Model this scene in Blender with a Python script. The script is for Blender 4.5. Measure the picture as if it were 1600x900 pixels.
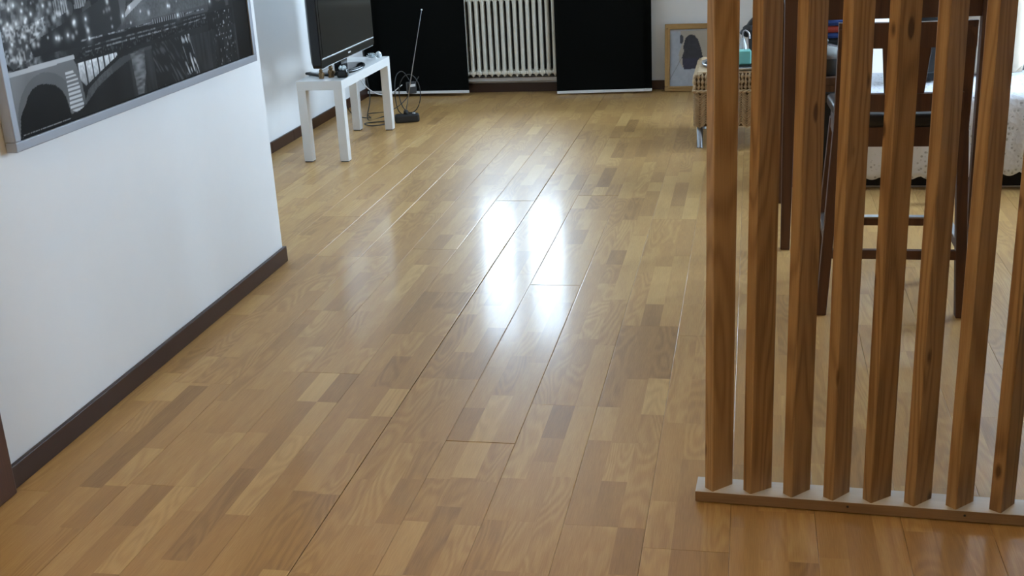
import bpy, bmesh, math, random
import numpy as np
from mathutils import Vector, Matrix

for o in list(bpy.data.objects):
    bpy.data.objects.remove(o)
scene = bpy.context.scene
C = scene.collection
R = random.Random(7)
PI = math.pi

# ------------------------------------------------------------------ camera
CAM_POS = Vector((0.0, 0.0, 1.4225))
RIGHT = Vector((0.9801452561721742, 0.1920538412558811, -0.04930110406516174))
DOWN = Vector((0.01765245385820112, -0.3321750828755962, -0.943052546356445))
FWD = Vector((-0.19749346236259863, 0.9234581941676903, -0.32897005327017415))
FOCAL = 1820.307
cam_data = bpy.data.cameras.new('camera')
cam = bpy.data.objects.new('camera', cam_data)
C.objects.link(cam)
m3 = Matrix((RIGHT, -DOWN, -FWD)).transposed()
cam.matrix_world = Matrix.Translation(CAM_POS) @ m3.to_4x4()
cam_data.sensor_width = 36.0
cam_data.lens = 36.0 * FOCAL / 1600.0
cam_data.clip_start = 0.05
scene.camera = cam

# ------------------------------------------------------------------ daylight
world = bpy.data.worlds.new('overcast_sky')
scene.world = world
world.use_nodes = True
bg = world.node_tree.nodes['Background']
bg.inputs['Color'].default_value = (0.61, 0.80, 1.0, 1)
bg.inputs['Strength'].default_value = 20.0

WIN_FAR = (-2.06, -1.26, 0.78, 1.98)      # x0 x1 z0 z1, opening in the far wall
WIN_RIGHT = (5.30, 7.14, 0.30, 2.55)      # y0 y1 z0 z1, opening in the right wall
Y_FAR, X_RIGHT, Y_BACK, Z_CEIL = 8.20, 2.95, -1.80, 2.60
X_NEAR, X_LEFT, Y_CORNER = -1.86, -2.73, 4.265


def portal(name, loc, rot, sx, sy):
    l = bpy.data.lights.new(name, 'AREA')
    l.shape = 'RECTANGLE'
    l.size, l.size_y = sx, sy
    l.cycles.is_portal = True
    o = bpy.data.objects.new(name, l)
    o.location, o.rotation_euler = loc, rot
    C.objects.link(o)


portal('daylight_portal_far', ((WIN_FAR[0] + WIN_FAR[1]) / 2, Y_FAR + 0.13, (WIN_FAR[2] + WIN_FAR[3]) / 2),
       (-PI / 2, 0, 0), WIN_FAR[1] - WIN_FAR[0], WIN_FAR[3] - WIN_FAR[2])
portal('daylight_portal_right', (X_RIGHT + 0.26, (WIN_RIGHT[0] + WIN_RIGHT[1]) / 2, (WIN_RIGHT[2] + WIN_RIGHT[3]) / 2),
       (0, PI / 2, 0), WIN_RIGHT[3] - WIN_RIGHT[2], WIN_RIGHT[1] - WIN_RIGHT[0])


vs = scene.view_settings
vs.view_transform = 'Standard'
vs.look = 'None'
vs.exposure = 0.78
vs.gamma = 1.0
vs.use_curve_mapping = False


# ------------------------------------------------------------------ helpers
def box(bm, lo, hi, bev=0.0, seg=2):
    b = bmesh.new()
    x0, y0, z0 = lo
    x1, y1, z1 = hi
    v = [b.verts.new(p) for p in ((x0, y0, z0), (x1, y0, z0), (x1, y1, z0), (x0, y1, z0),
                                  (x0, y0, z1), (x1, y0, z1), (x1, y1, z1), (x0, y1, z1))]
    for f in ((3, 2, 1, 0), (4, 5, 6, 7), (0, 1, 5, 4), (1, 2, 6, 5), (2, 3, 7, 6), (3, 0, 4, 7)):
        b.faces.new([v[i] for i in f])
    if bev > 0:
        bmesh.ops.bevel(b, geom=list(b.edges), offset=bev, segments=seg, profile=0.5, affect='EDGES')
    merge(bm, b)


def merge(bm, b, mat=None):
    me = bpy.data.meshes.new('tmp')
    b.to_mesh(me)
    b.free()
    if mat is not None:
        me.transform(mat)
    bm.from_mesh(me)
    bpy.data.meshes.remove(me)


def beam(bm, p0, p1, w0, d0, w1=None, d1=None, xdir=(1, 0, 0), bev=0.0):
    """tapered square bar from p0 to p1; w along xdir, d across"""
    w1 = w0 if w1 is None else w1
    d1 = d0 if d1 is None else d1
    b = bmesh.new()
    p0, p1 = Vector(p0), Vector(p1)
    t = (p1 - p0).normalized()
    x = Vector(xdir)
    y = t.cross(x).normalized()
    x = y.cross(t).normalized() if abs(x.dot(t)) > 0.5 else x
    vv = []
    for p, w, d in ((p0, w0, d0), (p1, w1, d1)):
        for sx, sy in ((-1, -1), (1, -1), (1, 1), (-1, 1)):
            vv.append(b.verts.new(p + x * (sx * w / 2) + y * (sy * d / 2)))
    for f in ((3, 2, 1, 0), (4, 5, 6, 7), (0, 1, 5, 4), (1, 2, 6, 5), (2, 3, 7, 6), (3, 0, 4, 7)):
        b.faces.new([vv[i] for i in f])
    bmesh.ops.recalc_face_normals(b, faces=list(b.faces))
    if bev > 0:
        bmesh.ops.bevel(b, geom=list(b.edges), offset=bev, segments=2, profile=0.5, affect='EDGES')
    merge(bm, b)


def tube(bm, pts, r, n=8, closed=False):
    pts = [Vector(p) for p in pts]
    N = len(pts)
    rings = []
    for i, p in enumerate(pts):
        a = pts[(i - 1) % N] if (closed or i > 0) else pts[i]
        c = pts[(i + 1) % N] if (closed or i < N - 1) else pts[i]
        t = (c - a)
        t = t.normalized() if t.length > 1e-9 else Vector((0, 0, 1))
        u = t.cross(Vector((0.13, 0.31, 1))) if abs(t.z) < 0.95 else t.cross(Vector((1, 0.2, 0)))
        u.normalize()
        w = t.cross(u)
        rr = r[i] if isinstance(r, (list, tuple)) else r
        rings.append([bm.verts.new(p + (u * math.cos(2 * PI * k / n) + w * math.sin(2 * PI * k / n)) * rr) for k in range(n)])
    for i in range(N if closed else N - 1):
        A, B = rings[i], rings[(i + 1) % N]
        for k in range(n):
            f = bm.faces.new((A[k], A[(k + 1) % n], B[(k + 1) % n], B[k]))
            f.smooth = True
    if not closed:
        bm.faces.new(rings[0][::-1])
        bm.faces.new(rings[-1])


def lathe(bm, prof, n=32, center=(0, 0, 0), sx=1.0, sy=1.0):
    cx, cy, cz = center
    rings = []
    for r, z in prof:
        if r < 1e-6:
            rings.append([bm.verts.new((cx, cy, cz + z))])
        else:
            rings.append([bm.verts.new((cx + r * sx * math.cos(2 * PI * k / n), cy + r * sy * math.sin(2 * PI * k / n), cz + z)) for k in range(n)])
    for A, B in zip(rings, rings[1:]):
        for k in range(n):
            if len(A) == 1 and len(B) == 1:
                continue
            if len(A) == 1:
                f = bm.faces.new((A[0], B[(k + 1) % n], B[k]))
            elif len(B) == 1:
                f = bm.faces.new((A[k], A[(k + 1) % n], B[0]))
            else:
                f = bm.faces.new((A[k], A[(k + 1) % n], B[(k + 1) % n], B[k]))
            f.smooth = True


def obj(name, bm, mat, parent=None, smooth=None):
    me = bpy.data.meshes.new(name)
    if smooth is not None:
        for f in bm.faces:
            f.smooth = smooth
    bmesh.ops.recalc_face_normals(bm, faces=list(bm.faces))
    bm.to_mesh(me)
    bm.free()
    if mat is not None:
        me.materials.append(mat)
    o = bpy.data.objects.new(name, me)
    C.objects.link(o)
    if parent is not None:
        o.parent = parent
    return o


def part(name, mat, parent, fn, *a, **k):
    bm = bmesh.new()
    fn(bm, *a, **k)
    return obj(name, bm, mat, parent)


def rebase(o):
    """move a mesh object's origin to the bottom centre of its mesh"""
    vs_ = [v.co for v in o.data.vertices]
    lo = Vector((min(v.x for v in vs_), min(v.y for v in vs_), min(v.z for v in vs_)))
    hi = Vector((max(v.x for v in vs_), max(v.y for v in vs_), max(v.z for v in vs_)))
    c = Vector(((lo.x + hi.x) / 2, (lo.y + hi.y) / 2, lo.z))
    o.data.transform(Matrix.Translation(-c))
    o.location = o.location + c
    return o


def tag(o, label, cat, group=None):
    o['label'] = label
    o['category'] = cat
    if group:
        o['group'] = group
    return o


def thing(name, label, cat, loc=(0, 0, 0), rotz=0.0, group=None):
    o = bpy.data.objects.new(name, None)
    o.empty_display_size = 0.1
    C.objects.link(o)
    o.location = loc
    o.rotation_euler = (0, 0, rotz)
    return tag(o, label, cat, group)


def struct(name, bm, mat, label=None, parent=None):
    o = obj(name, bm, mat, parent)
    if parent is None:
        o['kind'] = 'structure'
        if label:
            o['label'] = label
    return o


# ------------------------------------------------------------------ materials
def new_mat(name):
    m = bpy.data.materials.new(name)
    m.use_nodes = True
    nt = m.node_tree
    return m, nt, nt.nodes['Principled BSDF'], nt.nodes, nt.links


def plain(name, col, rough=0.5, metal=0.0, noise=0.06, scale=30.0, bump=0.0, spec=0.5, coat=0.0, stretch=(1, 1, 1)):
    m, nt, p, N, L = new_mat(name)
    tc = N.new('ShaderNodeTexCoord')
    mp = N.new('ShaderNodeMapping')
    mp.inputs['Scale'].default_value = stretch
    L.new(tc.outputs['Object'], mp.inputs['Vector'])
    nz = N.new('ShaderNodeTexNoise')
    nz.inputs['Scale'].default_value = scale
    nz.inputs['Detail'].default_value = 4
    L.new(mp.outputs['Vector'], nz.inputs['Vector'])
    mx = N.new('ShaderNodeMix')
    mx.data_type = 'RGBA'
    mx.inputs['A'].default_value = tuple(c * (1 - noise) for c in col) + (1,)
    mx.inputs['B'].default_value = tuple(min(1, c * (1 + noise)) for c in col) + (1,)
    L.new(nz.outputs['Fac'], mx.inputs['Factor'])
    L.new(mx.outputs['Result'], p.inputs['Base Color'])
    p.inputs['Roughness'].default_value = rough
    p.inputs['Metallic'].default_value = metal
    p.inputs['Specular IOR Level'].default_value = spec
    p.inputs['Coat Weight'].default_value = coat
    if bump > 0:
        b = N.new('ShaderNodeBump')
        b.inputs['Strength'].default_value = bump
        b.inputs['Distance'].default_value = 0.002
        L.new(nz.outputs['Fac'], b.inputs['Height'])
        L.new(b.outputs['Normal'], p.inputs['Normal'])
    return m


def vcol_mat(name, rough=0.35, coat=0.0, spec=0.5):
    m, nt, p, N, L = new_mat(name)
    a = N.new('ShaderNodeAttribute')
    a.attribute_name = 'print'
    L.new(a.outputs['Color'], p.inputs['Base Color'])
    p.inputs['Roughness'].default_value = rough
    p.inputs['Coat Weight'].default_value = coat
    p.inputs['Specular IOR Level'].default_value = spec
    return m


def math_node(N, L, op, a, b=None, clamp=False):
    n = N.new('ShaderNodeMath')
    n.operation = op
    n.use_clamp = clamp
    for i, v in enumerate((a, b)):
        if v is None:
            continue
        if isinstance(v, (int, float)):
            n.inputs[i].default_value = v
        else:
            L.new(v, n.inputs[i])
    return n.outputs[0]


def oak_material():
    m, nt, p, N, L = new_mat('lacquered_oak')
    geo = N.new('ShaderNodeNewGeometry')
    tone = N.new('ShaderNodeAttribute')
    tone.attribute_name = 'tone'
    rnd = N.new('ShaderNodeAttribute')
    rnd.attribute_name = 'seed'
    sep = N.new('ShaderNodeSeparateXYZ')
    L.new(geo.outputs['Position'], sep.inputs[0])
    off = math_node(N, L, 'MULTIPLY', rnd.outputs['Fac'], 37.0)
    xx = math_node(N, L, 'ADD', sep.outputs['X'], off)
    yy = math_node(N, L, 'ADD', sep.outputs['Y'], off)
    # fine pores, long along the stave
    c1 = N.new('ShaderNodeCombineXYZ')
    L.new(math_node(N, L, 'MULTIPLY', xx, 420.0), c1.inputs[0])
    L.new(math_node(N, L, 'MULTIPLY', yy, 16.0), c1.inputs[1])
    n1 = N.new('ShaderNodeTexNoise')
    n1.inputs['Scale'].default_value = 1.0
    n1.inputs['Detail'].default_value = 3
    L.new(c1.outputs[0], n1.inputs['Vector'])
    # cathedral growth rings
    c2 = N.new('ShaderNodeCombineXYZ')
    L.new(math_node(N, L, 'MULTIPLY', xx, 9.0), c2.inputs[0])
    L.new(math_node(N, L, 'MULTIPLY', yy, 1.6), c2.inputs[1])
    n2 = N.new('ShaderNodeTexNoise')
    n2.inputs['Scale'].default_value = 1.0
    n2.inputs['Detail'].default_value = 1.5
    n2.inputs['Distortion'].default_value = 0.3
    L.new(c2.outputs[0], n2.inputs['Vector'])
    ring = math_node(N, L, 'SINE', math_node(N, L, 'MULTIPLY', n2.outputs['Fac'], 95.0))
    ramt = math_node(N, L, 'GREATER_THAN', math_node(N, L, 'FRACT', math_node(N, L, 'MULTIPLY', rnd.outputs['Fac'], 7.3)), 0.55)
    ramt = math_node(N, L, 'MULTIPLY', ramt, 0.075)
    ringc = math_node(N, L, 'MULTIPLY', ring, ramt)
    # broad mottling
    c3 = N.new('ShaderNodeCombineXYZ')
    L.new(math_node(N, L, 'MULTIPLY', xx, 30.0), c3.inputs[0])
    L.new(math_node(N, L, 'MULTIPLY', yy, 4.0), c3.inputs[1])
    n3 = N.new('ShaderNodeTexNoise')
    n3.inputs['Scale'].default_value = 1.0
    n3.inputs['Detail'].default_value = 2
    L.new(c3.outputs[0], n3.inputs['Vector'])
    ramp = N.new('ShaderNodeValToRGB')
    cr = ramp.color_ramp
    cr.elements[0].position = 0.0
    cr.elements[0].color = (0.270, 0.142, 0.052, 1)
    cr.elements[1].position = 1.0
    cr.elements[1].color = (0.720, 0.480, 0.190, 1)
    e = cr.elements.new(0.5)
    e.color = (0.505, 0.292, 0.104, 1)
    f = math_node(N, L, 'MULTIPLY', tone.outputs['Fac'], 0.34)
    f = math_node(N, L, 'ADD', f, 0.5)
    f = math_node(N, L, 'ADD', f, math_node(N, L, 'MULTIPLY', math_node(N, L, 'SUBTRACT', n1.outputs['Fac'], 0.5), 0.42))
    f = math_node(N, L, 'ADD', f, math_node(N, L, 'MULTIPLY', math_node(N, L, 'SUBTRACT', n3.outputs['Fac'], 0.5), 0.30))
    f = math_node(N, L, 'ADD', f, ringc, clamp=True)
    L.new(f, ramp.inputs['Fac'])
    L.new(ramp.outputs['Color'], p.inputs['Base Color'])
    # worn lacquer
    n4 = N.new('ShaderNodeTexNoise')
    n4.inputs['Scale'].default_value = 3.0
    n4.inputs['Detail'].default_value = 5
    L.new(geo.outputs['Position'], n4.inputs['Vector'])
    r = math_node(N, L, 'MULTIPLY', n4.outputs['Fac'], 0.09)
    r = math_node(N, L, 'ADD', r, 0.10)
    p.inputs['Coat Weight'].default_value = 0.23
    p.inputs['Coat IOR'].default_value = 1.45
    L.new(r, p.inputs['Coat Roughness'])
    p.inputs['Roughness'].default_value = 0.42
    p.inputs['Specular IOR Level'].default_value = 0.2
    b = N.new('ShaderNodeBump')
    b.inputs['Strength'].default_value = 0.12
    b.inputs['Distance'].default_value = 0.0006
    L.new(n1.outputs['Fac'], b.inputs['Height'])
    L.new(b.outputs['Normal'], p.inputs['Normal'])
    return m


def pine_material(name, dark, mid, light, ring_scale=62.0, knots=True, rough=0.5, amp=0.36, axis='z'):
    """stained softwood, grain along local z"""
    m, nt, p, N, L = new_mat(name)
    tc = N.new('ShaderNodeTexCoord')
    oi = N.new('ShaderNodeObjectInfo')
    sep = N.new('ShaderNodeSeparateXYZ')
    L.new(tc.outputs['Object'], sep.inputs[0])
    off = math_node(N, L, 'MULTIPLY', oi.outputs['Random'], 61.0)
    ax, az = ('Z', 'X') if axis == 'x' else ('X', 'Z')
    zz = math_node(N, L, 'ADD', sep.outputs[az], off)
    # knots
    ck = N.new('ShaderNodeCombineXYZ')
    L.new(math_node(N, L, 'MULTIPLY', sep.outputs[ax], 13.0), ck.inputs[0])
    L.new(math_node(N, L, 'MULTIPLY', sep.outputs['Y'], 13.0), ck.inputs[1])
    L.new(math_node(N, L, 'MULTIPLY', zz, 5.0), ck.inputs[2])
    vo = N.new('ShaderNodeTexVoronoi')
    vo.inputs['Scale'].default_value = 1.0
    L.new(ck.outputs[0], vo.inputs['Vector'])
    d = vo.outputs['Distance']
    infl = math_node(N, L, 'MULTIPLY', math_node(N, L, 'POWER', 2.718, math_node(N, L, 'MULTIPLY', d, -7.0)), 0.11 if knots else 0.0)
    cg = N.new('ShaderNodeCombineXYZ')
    L.new(math_node(N, L, 'MULTIPLY', sep.outputs[ax], 13.0), cg.inputs[0])
    L.new(math_node(N, L, 'MULTIPLY', sep.outputs['Y'], 13.0), cg.inputs[1])
    L.new(math_node(N, L, 'MULTIPLY', zz, 1.1), cg.inputs[2])
    n2 = N.new('ShaderNodeTexNoise')
    n2.inputs['Scale'].default_value = 1.0
    n2.inputs['Detail'].default_value = 1.0
    L.new(cg.outputs[0], n2.inputs['Vector'])
    ringv = math_node(N, L, 'ADD', n2.outputs['Fac'], infl)
    ring = math_node(N, L, 'SINE', math_node(N, L, 'MULTIPLY', ringv, ring_scale))
    ring = math_node(N, L, 'ADD', math_node(N, L, 'MULTIPLY', ring, 0.5), 0.5)
    ring = math_node(N, L, 'POWER', ring, 1.7)
    # fine fibres
    cf = N.new('ShaderNodeCombineXYZ')
    L.new(math_node(N, L, 'MULTIPLY', sep.outputs[ax], 350.0), cf.inputs[0])
    L.new(math_node(N, L, 'MULTIPLY', sep.outputs['Y'], 350.0), cf.inputs[1])
    L.new(math_node(N, L, 'MULTIPLY', zz, 9.0), cf.inputs[2])
    n1 = N.new('ShaderNodeTexNoise')
    n1.inputs['Scale'].default_value = 1.0
    n1.inputs['Detail'].default_value = 2
    L.new(cf.outputs[0], n1.inputs['Vector'])
    ramp = N.new('ShaderNodeValToRGB')
    cr = ramp.color_ramp
    cr.elements[0].color = dark + (1,)
    cr.elements[1].color = light + (1,)
    e = cr.elements.new(0.55)
    e.color = mid + (1,)
    f = math_node(N, L, 'SUBTRACT', 0.80, math_node(N, L, 'MULTIPLY', ring, amp))
    f = math_node(N, L, 'ADD', f, math_node(N, L, 'MULTIPLY', math_node(N, L, 'SUBTRACT', n1.outputs['Fac'], 0.5), 0.55))
    tn = math_node(N, L, 'MULTIPLY', math_node(N, L, 'SUBTRACT', oi.outputs['Random'], 0.5), 0.22)
    f = math_node(N, L, 'ADD', f, tn)
    if knots:
        core = math_node(N, L, 'SUBTRACT', 1.0, math_node(N, L, 'MULTIPLY', d, 7.5), clamp=True)
        f = math_node(N, L, 'SUBTRACT', f, math_node(N, L, 'MULTIPLY', core, 1.3), clamp=True)
    L.new(f, ramp.inputs['Fac'])
    L.new(ramp.outputs['Color'], p.inputs['Base Color'])
    p.inputs['Roughness'].default_value = rough
    b = N.new('ShaderNodeBump')
    b.inputs['Strength'].default_value = 0.25
    b.inputs['Distance'].default_value = 0.001
    L.new(f, b.inputs['Height'])
    L.new(b.outputs['Normal'], p.inputs['Normal'])
    return m


def lace_material():
    m, nt, p, N, L = new_mat('white_lace')
    tc = N.new('ShaderNodeTexCoord')
    vo = N.new('ShaderNodeTexVoronoi')
    vo.feature = 'F1'
    vo.inputs['Scale'].default_value = 52.0
    L.new(tc.outputs['Object'], vo.inputs['Vector'])
    nz = N.new('ShaderNodeTexNoise')
    nz.inputs['Scale'].default_value = 26.0
    nz.inputs['Detail'].default_value = 3
    L.new(tc.outputs['Object'], nz.inputs['Vector'])
    s = math_node(N, L, 'SUBTRACT', 0.36, vo.outputs['Distance'])
    s = math_node(N, L, 'MULTIPLY', s, 6.0, clamp=True)
    g = math_node(N, L, 'GREATER_THAN', nz.outputs['Fac'], 0.47)
    hole = math_node(N, L, 'MULTIPLY', s, g)
    p.inputs['Base Color'].default_value = (0.79, 0.81, 0.86, 1)
    p.inputs['Roughness'].default_value = 0.85
    L.new(math_node(N, L, 'SUBTRACT', 1.0, math_node(N, L, 'MULTIPLY', hole, 0.42)), p.inputs['Alpha'])
    b = N.new('ShaderNodeBump')
    b.inputs['Strength'].default_value = 0.5
    b.inputs['Distance'].default_value = 0.004
    L.new(vo.outputs['Distance'], b.inputs['Height'])
    L.new(b.outputs['Normal'], p.inputs['Normal'])
    return m


def glass_pane_material():
    m, nt, p, N, L = new_mat('window_glass')
    tr = N.new('ShaderNodeBsdfTransparent')
    gl = N.new('ShaderNodeBsdfGlossy')
    gl.inputs['Roughness'].default_value = 0.02
    fr = N.new('ShaderNodeFresnel')
    fr.inputs['IOR'].default_value = 1.3
    mx = N.new('ShaderNodeMixShader')
    L.new(fr.outputs[0], mx.inputs[0])
    L.new(tr.outputs[0], mx.inputs[1])
    L.new(gl.outputs[0], mx.inputs[2])
    L.new(mx.outputs[0], N['Material Output'].inputs['Surface'])
    return m


M = {}
M['oak'] = oak_material()
M['joint'] = plain('dark_joint', (0.035, 0.022, 0.014), 0.8)
M['plank'] = plain('plank_core', (0.10, 0.06, 0.03), 0.7)
M['pine'] = pine_material('honey_pine', (0.090, 0.042, 0.015), (0.300, 0.172, 0.072), (0.440, 0.280, 0.128))
M['pine_lit'] = pine_material('lit_top_pine', (0.34, 0.30, 0.26), (0.56, 0.52, 0.47), (0.68, 0.64, 0.59), ring_scale=26.0, amp=0.2, knots=False, axis='x')  # pale copy for the base board top: window light put into the colour
M['pine_shaded'] = pine_material('shaded_edge_pine', (0.10, 0.055, 0.028), (0.20, 0.125, 0.068), (0.27, 0.18, 0.105), ring_scale=26.0, amp=0.2, knots=False, axis='x')  # browner copy for the base board edges: shade put into the colour
M['wall'] = plain('white_plaster', (0.86, 0.865, 0.865), 0.75, noise=0.012, scale=14, bump=0.05)
M['back_wall'] = plain('brown_panelling', (0.16, 0.11, 0.075), 0.6, noise=0.2)
M['ceiling'] = plain('ceiling_paint', (0.66, 0.66, 0.65), 0.85, noise=0.01)
M['skirting'] = plain('dark_stained_wood', (0.042, 0.016, 0.009), 0.38, noise=0.35, scale=8, stretch=(60, 3, 60))
M['white_gloss'] = plain('white_foil', (0.80, 0.80, 0.79), 0.32, noise=0.01)
M['black_gloss'] = plain('black_gloss_plastic', (0.004, 0.004, 0.0045), 0.15, noise=0.02, spec=0.35)
M['black_matt'] = plain('black_matt_plastic', (0.014, 0.014, 0.014), 0.5, noise=0.1)
M['screen'] = plain('dark_screen', (0.004, 0.004, 0.004), 0.12, noise=0.02, spec=0.25)
M['fabric_black'] = plain('black_panel_fabric', (0.0045, 0.005, 0.0046), 0.95, noise=0.35, scale=60, stretch=(1, 1, 12), spec=0.05)
M['alu'] = plain('brushed_aluminium', (0.62, 0.63, 0.65), 0.35, metal=0.85, noise=0.03, scale=20)
M['alu_white'] = plain('white_metal_bar', (0.78, 0.79, 0.80), 0.35, noise=0.02)
M['frame_silver'] = plain('silver_frame_paint', (0.34, 0.36, 0.40), 0.40, metal=0.3, noise=0.03, scale=40)
M['radiator'] = plain('cream_radiator_enamel', (0.66, 0.64, 0.56), 0.4, noise=0.03, scale=12)
M['grey_ledge'] = plain('pale_grey_paint', (0.55, 0.55, 0.55), 0.5)
M['gap_shade'] = plain('gap_shade_paint', (0.035, 0.035, 0.034), 0.8)  # dark colour standing for shade between the radiator columns
M['gold'] = plain('antique_gold', (0.30, 0.20, 0.085), 0.38, metal=0.5, noise=0.2, scale=50)
M['steel'] = plain('grey_steel', (0.42, 0.43, 0.45), 0.32, metal=0.9, noise=0.05)
M['wicker'] = plain('water_hyacinth_weave', (0.50, 0.36, 0.21), 0.7, noise=0.35, scale=45, bump=0.3)
M['wicker_core'] = plain('dark_weave_gap', (0.10, 0.065, 0.035), 0.9)
M['darkwood'] = pine_material('dark_brown_wood', (0.030, 0.011, 0.005), (0.070, 0.027, 0.012), (0.105, 0.042, 0.019), ring_scale=30.0, knots=False, rough=0.58)
M['leather'] = plain('black_leather', (0.012, 0.012, 0.014), 0.28, noise=0.1, bump=0.1)
M['lace'] = lace_material()
M['cover'] = plain('white_cotton_cover', (0.72, 0.74, 0.77), 0.9, noise=0.03, scale=20, bump=0.1)
M['sofa'] = plain('black_sofa_cloth', (0.012, 0.012, 0.013), 0.9, noise=0.1)
M['turquoise'] = plain('turquoise_wax', (0.19, 0.50, 0.44), 0.35, noise=0.05)
M['bronze'] = plain('bronze_patina', (0.22, 0.135, 0.06), 0.42, metal=0.6, noise=0.4, scale=90)
M['beige'] = plain('beige_cloth', (0.55, 0.46, 0.36), 0.9)
M['blue'] = plain('blue_cloth', (0.03, 0.07, 0.24), 0.85)
M['red'] = plain('red_cloth', (0.45, 0.06, 0.035), 0.85)
M['pink'] = plain('pink_cloth', (0.50, 0.24, 0.24), 0.85)
M['grey_pot'] = plain('grey_metal_pot', (0.20, 0.20, 0.19), 0.25, metal=0.6)
M['door'] = plain('door_brown', (0.085, 0.032, 0.016), 0.4, noise=0.3, scale=6, stretch=(40, 40, 2))
M['pane'] = glass_pane_material()
M['cable_white'] = plain('white_cable', (0.6, 0.6, 0.6), 0.5)
M['mark'] = plain('pale_print', (0.55, 0.55, 0.55), 0.5)


def crystal():
    m, nt, p, N, L = new_mat('clear_crystal')
    p.inputs['Base Color'].default_value = (0.86, 0.93, 0.95, 1)
    p.inputs['Transmission Weight'].default_value = 0.65
    p.inputs['Roughness'].default_value = 0.08
    p.inputs['IOR'].default_value = 1.5
    return m


M['crystal'] = crystal()

# ------------------------------------------------------------------ room shell
T = 0.25
bm = bmesh.new()                                   # near left wall, return and far left wall
box(bm, (X_NEAR - T, Y_BACK - T, 0), (X_NEAR, Y_CORNER, Z_CEIL))
struct('wall_left', bm, M['wall'], 'white plastered left wall carrying the big silver framed picture')
bm = bmesh.new()
box(bm, (X_LEFT - T, Y_CORNER - T, 0), (X_NEAR - T, Y_CORNER, Z_CEIL))
box(bm, (X_LEFT - T, Y_CORNER, 0), (X_LEFT, Y_FAR + T, Z_CEIL))
struct('wall_far_left', bm, M['wall'], 'white recessed wall behind the television')


def wall_with_hole(bm, axis, a0, a1, t0, t1, hole):
    h0, h1, z0, z1 = hole

    def b(u0, u1, w0, w1):
        if axis == 'x':
            box(bm, (u0, t0, w0), (u1, t1, w1))
        else:
            box(bm, (t0, u0, w0), (t1, u1, w1))
    b(a0, h0, 0, Z_CEIL)
    b(h1, a1, 0, Z_CEIL)
    b(h0, h1, 0, z0)
    b(h0, h1, z1, Z_CEIL)


bm = bmesh.new()
wall_with_hole(bm, 'x', X_LEFT, X_RIGHT + T, Y_FAR, Y_FAR + 0.12, WIN_FAR)
struct('wall_far', bm, M['wall'], 'pale wall at the far end behind radiator and dark panels')
bm = bmesh.new()
box(bm, (0.55, 7.20, 0), (X_RIGHT, Y_FAR, Z_CEIL))
struct('wall_far_right', bm, M['wall'], 'pale projecting wall behind the white sofa')
bm = bmesh.new()
wall_with_hole(bm, 'y', Y_BACK - T, Y_FAR, X_RIGHT, X_RIGHT + T, WIN_RIGHT)
struct('wall_right', bm, M['wall'])
bm = bmesh.new()
box(bm, (X_NEAR, Y_BACK - T, 0), (X_RIGHT, Y_BACK, Z_CEIL))
struct('wall_back', bm, M['back_wall'])
bm = bmesh.new()
box(bm, (X_LEFT - T, Y_BACK - T, Z_CEIL), (X_RIGHT + T, Y_FAR + T, Z_CEIL + 0.1))
struct('ceiling', bm, M['ceiling'])


def window(name, axis, hole, t_in, inward, nsash, label):
    """white wooden casement in an opening; t_in is the depth of the frame plane"""
    h0, h1, z0, z1 = hole

    def b(bm, u0, u1, w0, w1, d0, d1, bev=0.004):
        if axis == 'x':
            box(bm, (u0, min(d0, d1), w0), (u1, max(d0, d1), w1), bev)
        else:
            box(bm, (min(d0, d1), u0, w0), (max(d0, d1), u1, w1), bev)
    bm = bmesh.new()
    d0, d1 = t_in, t_in + 0.05 * inward
    f = 0.03
    b(bm, h0, h0 + f, z0, z1, d0, d1)
    b(bm, h1 - f, h1, z0, z1, d0, d1)
    b(bm, h0 + f, h1 - f, z0, z0 + f, d0, d1)
    b(bm, h0 + f, h1 - f, z1 - f, z1, d0, d1)
    root = struct(name, bm, M['white_gloss'], label)
    w = (h1 - h0 - 2 * f) / nsash
    s = 0.055 if nsash != 2 else 0.07
    for i in range(nsash):
        u0, u1 = h0 + f + i * w, h0 + f + (i + 1) * w
        bm = bmesh.new()
        e0, e1 = d0 + 0.005 * inward, d1 - 0.005 * inward
        b(bm, u0, u0 + s, z0 + f, z1 - f, e0, e1)
        b(bm, u1 - s, u1, z0 + f, z1 - f, e0, e1)
        b(bm, u0 + s, u1 - s, z0 + f, z0 + f + s, e0, e1)
        b(bm, u0 + s, u1 - s, z1 - f - s, z1 - f, e0, e1)
        so = obj('sash', bm, M['white_gloss'], root)
        bm = bmesh.new()
        mid = (d0 + d1) / 2
        b(bm, u0 + s, u1 - s, z0 + f + s, z1 - f - s, mid - 0.002, mid + 0.002, 0)
        obj('pane', bm, M['pane'], so)
    return root


window('window_1', 'x', WIN_FAR, Y_FAR + 0.06, -1, 2, 'two-sash window above the radiator at the far end')
window('window_2', 'y', WIN_RIGHT, X_RIGHT + 0.12, -1, 3, 'window in the right wall beside the sofa')

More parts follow.
